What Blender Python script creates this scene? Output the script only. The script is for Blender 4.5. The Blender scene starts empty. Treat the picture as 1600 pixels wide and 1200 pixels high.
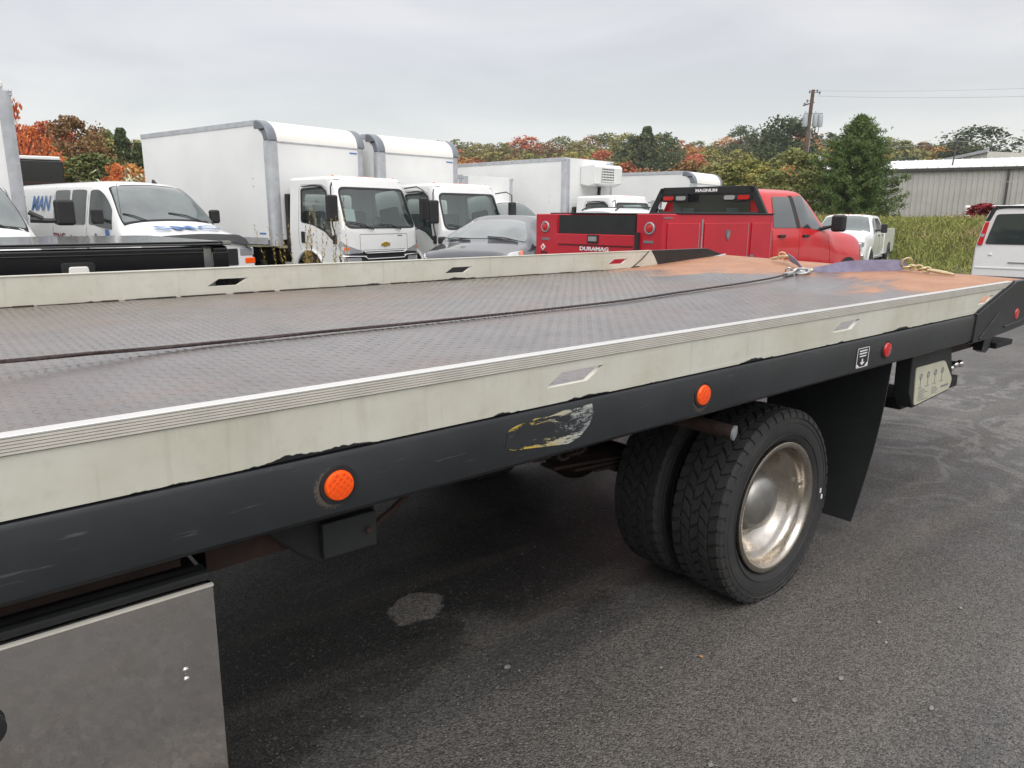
import bpy, bmesh, math, random
import numpy as np
from mathutils import Vector, Matrix
random.seed(7)
R = math.radians
PI = math.pi
scene = bpy.context.scene
COL = scene.collection

# ------------------------------------------------------------------ camera
cam_d = bpy.data.cameras.new('camera')
cam_d.sensor_width = 36.0
cam_d.lens = 36.0 * 1152.79 / 1600.0
cam_d.clip_start = 0.05
cam_d.clip_end = 3000
cam = bpy.data.objects.new('camera', cam_d)
COL.objects.link(cam)
CH = 1.525
def cam_axes(pitch, roll, az):
    pi, ro, a = R(pitch), R(roll), R(az)
    fh = Vector((math.cos(a), math.sin(a), 0)); rr = Vector((math.sin(a), -math.cos(a), 0)); up = Vector((0, 0, 1))
    fw = fh * math.cos(pi) - up * math.sin(pi); uu = up * math.cos(pi) + fh * math.sin(pi)
    return rr * math.cos(ro) + uu * math.sin(ro), uu * math.cos(ro) - rr * math.sin(ro), fw
cr_, cu_, cf_ = cam_axes(12.8, 0.2, 50.023)
cam.matrix_world = Matrix(((cr_.x, cu_.x, -cf_.x, 0), (cr_.y, cu_.y, -cf_.y, 0), (cr_.z, cu_.z, -cf_.z, CH), (0, 0, 0, 1)))
scene.camera = cam

# ------------------------------------------------------------------ sky, sun, exposure
SUN_ELEV, SUN_AZ = 52.0, -120.0       # azimuth of the sun, degrees ccw from +X (behind the camera)
world = bpy.data.worlds.new('World')
scene.world = world
world.use_nodes = True
nt = world.node_tree
nt.nodes.clear()
def N(t, **k):
    n = nt.nodes.new(t)
    for a, b in k.items(): setattr(n, a, b)
    return n
out = N('ShaderNodeOutputWorld'); bg = N('ShaderNodeBackground'); add = N('ShaderNodeAddShader'); bg2 = N('ShaderNodeBackground')
sky = N('ShaderNodeTexSky'); sky.sky_type = 'NISHITA'; sky.sun_disc = False
sky.sun_elevation = R(SUN_ELEV); sky.sun_rotation = R(90 - SUN_AZ)
bg.inputs['Strength'].default_value = 0.05
nt.links.new(sky.outputs[0], bg.inputs[0])
tc = N('ShaderNodeTexCoord'); sep = N('ShaderNodeSeparateXYZ')
nt.links.new(tc.outputs['Generated'], sep.inputs[0])
# overcast cloud deck: pale near the horizon, a touch darker above it, brighter towards the zenith
ramp = N('ShaderNodeValToRGB')
nt.links.new(sep.outputs['Z'], ramp.inputs[0])
e = ramp.color_ramp.elements
e[0].position = 0.0; e[0].color = (0.683, 0.633, 0.581, 1)
e[1].position = 1.0; e[1].color = (1.732, 1.673, 1.620, 1)
for p, c in ((0.06, (0.658, 0.610, 0.558, 1)), (0.14, (0.594, 0.543, 0.491, 1)), (0.26, (0.614, 0.567, 0.517, 1)), (0.42, (0.941, 0.879, 0.810, 1)), (0.7, (1.435, 1.389, 1.350, 1))):
    q = e.new(p); q.color = c
mp = N('ShaderNodeMapping'); mp.inputs['Scale'].default_value = (1, 1, 4.5)
ns = N('ShaderNodeTexNoise'); ns.inputs['Scale'].default_value = 2.6; ns.inputs['Detail'].default_value = 5; ns.inputs['Roughness'].default_value = 0.5; ns.inputs['Distortion'].default_value = 0.4
nt.links.new(tc.outputs['Generated'], mp.inputs[0]); nt.links.new(mp.outputs[0], ns.inputs[0])
mr = N('ShaderNodeMapRange'); mr.inputs['From Min'].default_value = 0.34; mr.inputs['From Max'].default_value = 0.66
mr.inputs['To Min'].default_value = 0.86; mr.inputs['To Max'].default_value = 1.10
nt.links.new(ns.outputs[0], mr.inputs[0])
mul = N('ShaderNodeMix'); mul.data_type = 'RGBA'; mul.blend_type = 'MULTIPLY'; mul.inputs['Factor'].default_value = 1
nt.links.new(ramp.outputs[0], mul.inputs['A']); nt.links.new(mr.outputs[0], mul.inputs['B'])
nt.links.new(mul.outputs['Result'], bg2.inputs[0]); bg2.inputs['Strength'].default_value = 0.92
nt.links.new(bg.outputs[0], add.inputs[0]); nt.links.new(bg2.outputs[0], add.inputs[1]); nt.links.new(add.outputs[0], out.inputs[0])

sl = bpy.data.lights.new('sun', 'SUN'); sl.energy = 1.5; sl.angle = R(50); sl.color = (1.0, 0.965, 0.92)
so = bpy.data.objects.new('sun', sl); COL.objects.link(so)
sd = Vector((math.cos(R(SUN_ELEV)) * math.cos(R(SUN_AZ)), math.cos(R(SUN_ELEV)) * math.sin(R(SUN_AZ)), math.sin(R(SUN_ELEV))))
so.rotation_euler = sd.to_track_quat('Z', 'Y').to_euler()
so.location = (0, -6, 12)
scene.view_settings.view_transform = 'Standard'
try: scene.view_settings.look = 'None'
except Exception: pass
scene.view_settings.exposure = 0.12
scene.view_settings.gamma = 1.0
scene.view_settings.use_curve_mapping = False

# ------------------------------------------------------------------ materials
def mat(name, base, rough=0.5, metal=0.0, var=0.0, vscale=3.0, var2=None, bump=0.0, bscale=60.0, coat=0.0, spec=0.5, crough=0.1, rvar=0.0, emis=None):
    m = bpy.data.materials.new(name); m.use_nodes = True
    t = m.node_tree; b = t.nodes['Principled BSDF']; L = t.links.new
    b.inputs['Roughness'].default_value = rough; b.inputs['Metallic'].default_value = metal
    b.inputs['Specular IOR Level'].default_value = spec
    b.inputs['Coat Weight'].default_value = coat; b.inputs['Coat Roughness'].default_value = crough
    b.inputs['Base Color'].default_value = (*base, 1)
    if emis: b.inputs['Emission Color'].default_value = (*emis[:3], 1); b.inputs['Emission Strength'].default_value = emis[3]
    tcn = t.nodes.new('ShaderNodeTexCoord')
    if var or var2 or rvar:
        n = t.nodes.new('ShaderNodeTexNoise'); n.inputs['Scale'].default_value = vscale; n.inputs['Detail'].default_value = 6; n.inputs['Roughness'].default_value = .62
        L(tcn.outputs['Object'], n.inputs[0])
        mx = t.nodes.new('ShaderNodeMix'); mx.data_type = 'RGBA'
        c2 = var2 if var2 else tuple(max(0, c * (1 - var)) for c in base)
        mx.inputs['A'].default_value = (*base, 1); mx.inputs['B'].default_value = (*c2, 1)
        rp = t.nodes.new('ShaderNodeMapRange'); rp.inputs['From Min'].default_value = .38; rp.inputs['From Max'].default_value = .66
        L(n.outputs[0], rp.inputs[0]); L(rp.outputs[0], mx.inputs['Factor']); L(mx.outputs['Result'], b.inputs['Base Color'])
        if rvar:
            rr = t.nodes.new('ShaderNodeMapRange'); rr.inputs['To Min'].default_value = rough - rvar; rr.inputs['To Max'].default_value = rough + rvar
            rr.inputs['From Min'].default_value = .35; rr.inputs['From Max'].default_value = .65
            L(n.outputs[0], rr.inputs[0]); L(rr.outputs[0], b.inputs['Roughness'])
    if bump:
        n2 = t.nodes.new('ShaderNodeTexNoise'); n2.inputs['Scale'].default_value = bscale; n2.inputs['Detail'].default_value = 4
        L(tcn.outputs['Object'], n2.inputs[0])
        bp = t.nodes.new('ShaderNodeBump'); bp.inputs['Strength'].default_value = bump; bp.inputs['Distance'].default_value = .01
        L(n2.outputs[0], bp.inputs['Height']); L(bp.outputs[0], b.inputs['Normal'])
    return m

def glass(name, tint=(.72, .84, .82), refl=.06):
    m = bpy.data.materials.new(name); m.use_nodes = True
    t = m.node_tree; t.nodes.clear(); L = t.links.new
    o = t.nodes.new('ShaderNodeOutputMaterial'); mx = t.nodes.new('ShaderNodeMixShader'); tr = t.nodes.new('ShaderNodeBsdfTransparent'); gl = t.nodes.new('ShaderNodeBsdfGlossy')
    fr = t.nodes.new('ShaderNodeFresnel'); fr.inputs[0].default_value = 1.5
    ad = t.nodes.new('ShaderNodeMath'); ad.operation = 'ADD'; ad.use_clamp = True; ad.inputs[1].default_value = refl
    tr.inputs[0].default_value = (*tint, 1); gl.inputs['Roughness'].default_value = .03; gl.inputs[0].default_value = (.9, .97, .96, 1)
    L(fr.outputs[0], ad.inputs[0]); L(ad.outputs[0], mx.inputs[0]); L(tr.outputs[0], mx.inputs[1]); L(gl.outputs[0], mx.inputs[2]); L(mx.outputs[0], o.inputs[0])
    return m

M = {}
M['white'] = mat('white_paint', (.78, .79, .78), .28, coat=.6, var=.06, vscale=1.2)
M['box_white'] = mat('box_panel_white', (.80, .81, .80), .38, var=.07, vscale=.9, spec=.4)
M['nose_white'] = mat('nose_fairing_white', (.82, .81, .76), .32, var=.05, vscale=2)
M['alu'] = mat('box_trim_aluminium', (.56, .58, .61), .40, .45, var=.2, vscale=4)
M['casting'] = mat('corner_casting_grey', (.22, .24, .27), .45, .4, var=.2, vscale=5)
M['black'] = mat('black_plastic', (.018, .018, .02), .5, var=.3, vscale=8)
M['gloss_black'] = mat('black_gloss_paint', (.006, .006, .008), .18, coat=.5, spec=.4)
M['satin_black'] = mat('black_satin', (.018, .02, .021), .6, var=.3, vscale=6)
M['under'] = mat('chassis_black', (.012, .012, .012), .75, var=.5, vscale=12, bump=.3)
M['rusty'] = mat('rusty_steel', (.045, .022, .015), .85, var2=(.018, .013, .012), vscale=10, bump=.5)
M['rubber'] = mat('tyre_rubber', (.021, .021, .022), .72, var2=(.032, .031, .030), vscale=9, bump=.25, bscale=150)
M['chrome'] = mat('chrome', (.72, .72, .72), .12, 1.0, rvar=.05, vscale=10)
M['red'] = mat('red_paint', (.60, .008, .012), .32, coat=.45, crough=.06, var=.12, vscale=1.5)
M['red_flat'] = mat('red_body_panel', (.52, .014, .032), .42, coat=.15, var=.12, vscale=2.5)
M['red_dark'] = mat('red_recess', (.10, .006, .008), .6)
M['grey_car'] = mat('grey_car_paint', (.062, .068, .082), .20, .30, coat=.8, crough=.04, var=.15, vscale=3)
M['glass'] = glass('clear_glass')
M['dkglass'] = mat('dark_glass', (.035, .045, .045), .05, 0, spec=1.0, coat=.6, crough=.03)
M['wsglass'] = mat('windshield_glass', (.085, .112, .112), .05, 0, var2=(.04, .055, .06), vscale=1.6, spec=1.0, coat=1.0, crough=.03)
M['interior'] = mat('cab_interior', (.05, .053, .057), .8, var=.3, vscale=5)
M['seatgrey'] = mat('seat_cloth', (.10, .11, .12), .9)
M['amber'] = mat('amber_lens', (.86, .095, .003), .18, coat=.5, emis=(1, .10, .0, .10))
M['amber_dark'] = mat('amber_lens_prisms', (.70, .06, .003), .25, coat=.5, emis=(1, .08, .0, .12))
M['redlens'] = mat('red_lens', (.55, .01, .012), .15, coat=.8)
M['roofamber'] = mat('cab_marker_lens', (.80, .13, .03), .3, coat=.5)
M['lens'] = mat('headlamp_lens', (.55, .57, .6), .1, .5, coat=1)
M['seam'] = mat('panel_gap', (.02, .02, .022), .8)
M['paper'] = mat('white_paper', (.72, .78, .76), .8)
M['gold'] = mat('gold_emblem', (.55, .33, .05), .3, .5)
M['blue_ink'] = mat('blue_lettering', (.09, .20, .45), .5)
M['darkred_ink'] = mat('maroon_lettering', (.22, .03, .05), .5)
M['white_ink'] = mat('white_lettering', (.75, .75, .75), .5)
M['grey_ink'] = mat('grey_lettering', (.18, .19, .2), .5)
M['wood'] = mat('weathered_wood', (.12, .085, .06), .85, var=.4, vscale=6, bump=.4, bscale=20)
M['pole_wood'] = mat('pole_wood', (.10, .068, .05), .9, var2=(.17, .13, .11), vscale=3, bump=.3, bscale=20)
M['galv'] = mat('galvanised_grey', (.42, .45, .47), .5, .5, var=.2, vscale=5)
M['bark'] = mat('bark', (.07, .05, .04), .95, var=.4, vscale=8)

# ------------------------------------------------------------------ mesh helpers
class MB:
    def __init__(s): s.v = []; s.f = []
    def add(s, vs, fs):
        o = len(s.v); s.v += [tuple(v) for v in vs]; s.f += [tuple(i + o for i in f) for f in fs]; return s
    def box(s, x0, x1, y0, y1, z0, z1, mtx=None):
        vs = [(x, y, z) for x in (x0, x1) for y in (y0, y1) for z in (z0, z1)]
        if mtx is not None: vs = [mtx @ Vector(v) for v in vs]
        return s.add(vs, [(0, 1, 3, 2), (4, 6, 7, 5), (0, 4, 5, 1), (2, 3, 7, 6), (0, 2, 6, 4), (1, 5, 7, 3)])
    def bar(s, a, b, w, h, up=(0, 0, 1)):
        a, b = Vector(a), Vector(b); d = (b - a).normalized(); upv = Vector(up)
        sx = d.cross(upv)
        if sx.length < 1e-4: sx = d.cross(Vector((1, 0, 0)))
        sx.normalize(); uz = sx.cross(d).normalized()
        vs = [p + sx * i * w / 2 + uz * j * h / 2 for p in (a, b) for i, j in ((-1, -1), (1, -1), (1, 1), (-1, 1))]
        return s.add(vs, [(0, 1, 2, 3), (7, 6, 5, 4), (0, 4, 5, 1), (1, 5, 6, 2), (2, 6, 7, 3), (3, 7, 4, 0)])
    def prism(s, pts, axis, a, b):
        # pts 2D polygon; extruded from a to b along axis 0/1/2
        def P(p, t):
            return [(t, p[0], p[1]), (p[0], t, p[1]), (p[0], p[1], t)][axis]
        n = len(pts)
        return s.add([P(p, a) for p in pts] + [P(p, b) for p in pts], [tuple(range(n))[::-1], tuple(range(n, 2 * n))] + [(i, (i + 1) % n, n + (i + 1) % n, n + i) for i in range(n)])
    def tube(s, path, r, n=8, cap=True):
        path = [Vector(p) for p in path]; rings = []; k = len(path)
        rs = r if isinstance(r, (list, tuple)) else [r] * k
        prev = None
        for i, p in enumerate(path):
            d = (path[min(i + 1, k - 1)] - path[max(i - 1, 0)]).normalized()
            if prev is None:
                a = d.cross(Vector((0, 0, 1)));
                if a.length < .05: a = d.cross(Vector((1, 0, 0)))
            else: a = prev - d * prev.dot(d)
            a.normalize(); prev = a; b = d.cross(a)
            rings.append([p + (a * math.cos(t) + b * math.sin(t)) * rs[i] for t in [2 * PI * j / n for j in range(n)]])
        vs = [q for rg in rings for q in rg]
        fs = [(i * n + j, i * n + (j + 1) % n, (i + 1) * n + (j + 1) % n, (i + 1) * n + j) for i in range(k - 1) for j in range(n)]
        if cap: fs += [tuple(range(n))[::-1], tuple(range((k - 1) * n, k * n))]
        return s.add(vs, fs)
    def torus(s, c, R0, r, ax, n=20, m=8, sq=1.0, up=None):
        # ring in plane normal to ax, optionally stretched along up
        ax = Vector(ax).normalized(); u = Vector(up) if up else (ax.cross(Vector((0, 0, 1))) if abs(ax.z) < .9 else ax.cross(Vector((1, 0, 0))))
        u = (u - ax * u.dot(ax)).normalized(); w = ax.cross(u); c = Vector(c); vs = []
        for i in range(n):
            t = 2 * PI * i / n; ct = math.cos(t); st = math.sin(t)
            base = c + u * ct * R0 * sq + w * st * R0; d = (u * ct + w * st)
            for j in range(m):
                q = 2 * PI * j / m; vs.append(base + d * r * math.cos(q) + ax * r * math.sin(q))
        return s.add(vs, [(i * m + j, i * m + (j + 1) % m, ((i + 1) % n) * m + (j + 1) % m, ((i + 1) % n) * m + j) for i in range(n) for j in range(m)])
    def lathe(s, prof, c, ax, n=32, close=False):
        # prof: (radius, height along ax)
        ax = Vector(ax).normalized(); u = ax.cross(Vector((0, 0, 1))) if abs(ax.z) < .9 else ax.cross(Vector((1, 0, 0))); u.normalize(); w = ax.cross(u); c = Vector(c)
        k = len(prof); vs = []
        for (r, h) in prof:
            for i in range(n):
                t = 2 * PI * i / n; vs.append(c + ax * h + (u * math.cos(t) + w * math.sin(t)) * r)
        fs = [(a * n + i, a * n + (i + 1) % n, (a + 1) * n + (i + 1) % n, (a + 1) * n + i) for a in range(k - 1) for i in range(n)]
        if prof[0][0] > 1e-5 and close: fs.append(tuple(range(n))[::-1])
        if prof[-1][0] > 1e-5 and close: fs.append(tuple(range((k - 1) * n, k * n)))
        return s.add(vs, fs)
    def sphere(s, c, r, n=12, sc=(1, 1, 1)):
        vs = []; k = n // 2
        for a in range(k + 1):
            p = PI * a / k
            for i in range(n):
                t = 2 * PI * i / n; vs.append((c[0] + r * sc[0] * math.sin(p) * math.cos(t), c[1] + r * sc[1] * math.sin(p) * math.sin(t), c[2] + r * sc[2] * math.cos(p)))
        return s.add(vs, [(a * n + i, (a + 1) * n + i, (a + 1) * n + (i + 1) % n, a * n + (i + 1) % n) for a in range(k) for i in range(n)])
    def mesh(s, name, material, ang=35):
        me = bpy.data.meshes.new(name); me.from_pydata(s.v, [], s.f); me.validate(); me.update()
        bm = bmesh.new(); bm.from_mesh(me); bmesh.ops.remove_doubles(bm, verts=bm.verts, dist=1e-5)
        bmesh.ops.dissolve_degenerate(bm, edges=bm.edges, dist=1e-6)
        bmesh.ops.recalc_face_normals(bm, faces=bm.faces); bm.to_mesh(me); bm.free()
        if material is not None: me.materials.append(material)
        if len(me.polygons):
            me.shade_smooth(); me.set_sharp_from_angle(angle=R(ang))
        return me
    def build(s, name, material, parent=None, bev=0, ang=35, loc=None, rot=None, kind=None, label=None):
        o = bpy.data.objects.new(name, s.mesh(name, material, ang)); COL.objects.link(o)
        if parent is not None: o.parent = parent
        if loc: o.location = loc
        if rot: o.rotation_euler = rot
        if bev:
            md = o.modifiers.new('bevel', 'BEVEL'); md.width = bev; md.segments = 2; md.limit_method = 'ANGLE'; md.angle_limit = R(40); md.harden_normals = True
        if kind: o['kind'] = kind
        if label: o['label'] = label
        return o

def empty(name, loc, rz=0, label=None, cat=None, group=None, pitch=0, roll=0):
    o = bpy.data.objects.new(name, None); COL.objects.link(o); o.location = loc; o.rotation_euler = (roll, pitch, rz); o.empty_display_size = .2
    tag(o, label, cat, group); return o
def tag(o, label=None, cat=None, group=None, kind=None):
    if label: o['label'] = label
    if cat: o['category'] = cat
    if group: o['group'] = group
    if kind: o['kind'] = kind
    return o
CH_ = {}
def kids(o):
    return [c for c in bpy.data.objects if c.parent is o]
def copy_tree(o, parent=None, table=None):
    if table is None:
        table = {}
        for c in bpy.data.objects:
            if c.parent: table.setdefault(c.parent.name, []).append(c)
    c = o.copy(); COL.objects.link(c); c.parent = parent
    for ch in table.get(o.name, []): copy_tree(ch, c, table)
    return c
def text(name, body, size, material, parent, loc, rot, ext=.001, sx=1.0, shear=0, off=0, space=1.0):
    cu = bpy.data.curves.new(name, 'FONT'); cu.body = body; cu.size = size; cu.extrude = ext; cu.align_x = 'CENTER'; cu.align_y = 'CENTER'; cu.shear = shear; cu.offset = off; cu.space_character = space
    cu.resolution_u = 3
    t = bpy.data.objects.new(name, cu); COL.objects.link(t)
    dg = bpy.context.evaluated_depsgraph_get(); dg.update()
    me = bpy.data.meshes.new_from_object(t.evaluated_get(dg)); bpy.data.objects.remove(t); bpy.data.curves.remove(cu)
    me.materials.clear(); me.materials.append(material)
    o = bpy.data.objects.new(name, me); COL.objects.link(o); o.parent = parent; o.location = loc; o.rotation_euler = rot; o.scale = (sx, 1, 1)
    return o

def rrect(x0, x1, y0, y1, r, k=4):
    P = []
    for cx, cy, a0 in ((x1 - r, y1 - r, 0), (x0 + r, y1 - r, 90), (x0 + r, y0 + r, 180), (x1 - r, y0 + r, 270)):
        for i in range(k + 1):
            a = R(a0 + 90 * i / k); P.append((cx + r * math.cos(a), cy + r * math.sin(a)))
    return P
def round_poly(P, r, k=4):
    out = []; n = len(P)
    for i in range(n):
        p0, p1, p2 = Vector(P[i - 1]), Vector(P[i]), Vector(P[(i + 1) % n])
        a = (p0 - p1); b = (p2 - p1); d = min(r, a.length * .45, b.length * .45)
        s, e2 = p1 + a.normalized() * d, p1 + b.normalized() * d
        for j in range(k + 1):
            t = j / k; out.append(tuple((1 - t) ** 2 * s + 2 * t * (1 - t) * p1 + t * t * e2))
    return out
def raycast_poly(P, c, ang):
    d = (math.cos(ang), math.sin(ang)); best = None; n = len(P)
    for i in range(n):
        x1, y1 = P[i][0] - c[0], P[i][1] - c[1]; x2, y2 = P[(i + 1) % n][0] - c[0], P[(i + 1) % n][1] - c[1]
        ex, ey = x2 - x1, y2 - y1; den = d[0] * ey - d[1] * ex
        if abs(den) < 1e-12: continue
        t = (x1 * ey - y1 * ex) / den; u = (x1 * d[1] - y1 * d[0]) / den
        if t > 0 and -1e-9 <= u <= 1 + 1e-9 and (best is None or t < best): best = t
    if best is None: best = .01
    return (c[0] + d[0] * best, c[1] + d[1] * best)
def angs(polys, c, n=48):
    A = [2 * PI * i / n for i in range(n)]
    for P in polys: A += [math.atan2(y - c[1], x - c[0]) % (2 * PI) for x, y in P]
    A.sort(); B = []
    for a in A:
        if not B or a - B[-1] > 1e-3: B.append(a)
    return B
def ring_panel(mb, S, outer, hole, rings=3, n=48):
    c = (sum(p[0] for p in hole) / len(hole), sum(p[1] for p in hole) / len(hole))
    A = angs([outer, hole], c, n); vs = []
    O_ = [raycast_poly(outer, c, a) for a in A]; H_ = [raycast_poly(hole, c, a) for a in A]
    for k in range(rings + 1):
        t = k / rings
        vs += [S(h[0] * (1 - t) + o[0] * t, h[1] * (1 - t) + o[1] * t) for h, o in zip(H_, O_)]
    m = len(A)
    return mb.add(vs, [(k * m + i, k * m + (i + 1) % m, (k + 1) * m + (i + 1) % m, (k + 1) * m + i) for k in range(rings) for i in range(m)])
def fill_panel(mb, S, poly, rings=5, n=40):
    c = (sum(p[0] for p in poly) / len(poly), sum(p[1] for p in poly) / len(poly))
    A = angs([poly], c, n); m = len(A); O_ = [raycast_poly(poly, c, a) for a in A]; vs = []
    for k in range(1, rings + 1):
        t = k / rings; vs += [S(c[0] * (1 - t) + o[0] * t, c[1] * (1 - t) + o[1] * t) for o in O_]
    vs.append(S(*c)); z = len(vs) - 1
    fs = [(k * m + i, k * m + (i + 1) % m, (k + 1) * m + (i + 1) % m, (k + 1) * m + i) for k in range(rings - 1) for i in range(m)]
    fs += [(z, i, (i + 1) % m) for i in range(m)]
    return mb.add(vs, fs)

def pchip(xs, ys, x):
    xs = np.asarray(xs, float); ys = np.asarray(ys, float)
    h = np.diff(xs); dl = np.diff(ys) / h; m = np.zeros_like(ys)
    for i in range(1, len(xs) - 1):
        if dl[i - 1] * dl[i] > 0:
            w1 = 2 * h[i] + h[i - 1]; w2 = h[i] + 2 * h[i - 1]; m[i] = (w1 + w2) / (w1 / dl[i - 1] + w2 / dl[i])
    m[0] = dl[0]; m[-1] = dl[-1]
    i = int(np.clip(np.searchsorted(xs, x) - 1, 0, len(xs) - 2)); t = (x - xs[i]) / h[i]; t = min(max(t, 0), 1)
    return float((2 * t ** 3 - 3 * t ** 2 + 1) * ys[i] + (t ** 3 - 2 * t ** 2 + t) * h[i] * m[i] + (-2 * t ** 3 + 3 * t ** 2) * ys[i + 1] + (t ** 3 - t ** 2) * h[i] * m[i + 1])
class Loft:
    """body lofted along x from half sections; v 0 = top centre .. K = bottom; sign of v = side (+ left)"""
    def __init__(s, st):
        s.xs = sorted(st); s.Y = np.array([[p[0] for p in st[x]] for x in s.xs]); s.Z = np.array([[p[1] for p in st[x]] for x in s.xs]); s.K = s.Y.shape[1] - 1; s.cache = {}
    def sec(s, x):
        k = round(x, 4)
        if k not in s.cache:
            s.cache[k] = ([pchip(s.xs, s.Y[:, j], x) for j in range(s.K + 1)], [pchip(s.xs, s.Z[:, j], x) for j in range(s.K + 1)])
        return s.cache[k]
    def P(s, x, v):
        Y, Z = s.sec(x); a = min(abs(v), s.K - 1e-6); i = int(a); t = a - i
        def cr(A, mir):
            p1, p2 = A[i], A[i + 1]; p0 = A[i - 1] if i > 0 else (-A[1] if mir else A[1]); p3 = A[i + 2] if i + 2 <= s.K else 2 * p2 - p1
            m1, m2 = (p2 - p0) * .42, (p3 - p1) * .42
            return (2 * t ** 3 - 3 * t * t + 1) * p1 + (t ** 3 - 2 * t * t + t) * m1 + (-2 * t ** 3 + 3 * t * t) * p2 + (t ** 3 - t * t) * m2
        y = cr(Y, True); z = cr(Z, False)
        return Vector((x, y if v >= 0 else -y, z))
    def N(s, x, v):
        e = .02; x0 = max(x - e, s.xs[0]); x1 = min(x + e, s.xs[-1]); dv = .06
        a = s.P(x1, v) - s.P(x0, v); v0, v1 = v - dv, v + dv
        b = s.P(x, min(v1, s.K)) - s.P(x, max(v0, -s.K)); n = a.cross(b)
        if n.length < 1e-9: return Vector((0, 0, 1))
        n.normalize()
        c = s.P(x, v) - Vector((x, 0, .9))
        return n if n.dot(c) > 0 else -n
    def O(s, off): return lambda x, v: s.P(x, v) + s.N(x, v) * off
    def mesh(s, mb, xs=None, sub=5, nx=3):
        if xs is None:
            xs = []
            for a, b in zip(s.xs[:-1], s.xs[1:]):
                k = max(1, int(math.ceil((b - a) / .12))); xs += [a + (b - a) * i / k for i in range(k)]
            xs.append(s.xs[-1])
        vv = [-s.K + i / sub for i in range(2 * s.K * sub + 1)]; m = len(vv); vs = [s.P(x, v) for x in xs for v in vv]
        fs = [(a * m + i, a * m + i + 1, (a + 1) * m + i + 1, (a + 1) * m + i) for a in range(len(xs) - 1) for i in range(m - 1)]
        fs += [tuple(range(m)), tuple(range((len(xs) - 1) * m, len(xs) * m))[::-1]]
        fs += [(a * m, (a + 1) * m, (a + 1) * m + m - 1, a * m + m - 1) for a in range(len(xs) - 1)]
        return mb.add(vs, fs)
def seam(mb, S, pts, w, n=10):
    """thin ribbon on a surface S(a,b) along a polyline"""
    for p, q in zip(pts[:-1], pts[1:]):
        d = Vector((q[0] - p[0], q[1] - p[1])); L_ = d.length
        k = max(1, int(n * 1)); prevl = None
        P3 = [S(p[0] + d.x * i / k, p[1] + d.y * i / k) for i in range(k + 1)]
        mb.tube(P3, w, 4)
    return mb
def wheel(parent, x, y, z, Rr, wd, rim, side, name='wheel', rimmat=None, n=32):
    """axle along y, outer face towards side (+1/-1)"""
    w = bpy.data.objects.new(name, None); COL.objects.link(w); w.parent = parent; w.location = (x, y, z)
    hw = wd / 2; s = side
    t = MB().lathe([(rim, -hw * .8), (rim + .02, -hw), (Rr * .93, -hw), (Rr, -hw * .75), (Rr, hw * .75), (Rr * .93, hw), (rim + .02, hw), (rim, hw * .8)], (0, 0, 0), (0, s, 0), n)
    t.build('tyre', M['rubber'], w)
    r = MB().lathe([(rim, hw * .85), (rim * .93, hw * .6), (rim * .85, hw * .2), (rim * .4, hw * .35), (rim * .3, hw * .6), (0.001, hw * .62)], (0, 0, 0), (0, s, 0), n)
    r.build('rim', rimmat or M['galv'], w)
    return w
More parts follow.
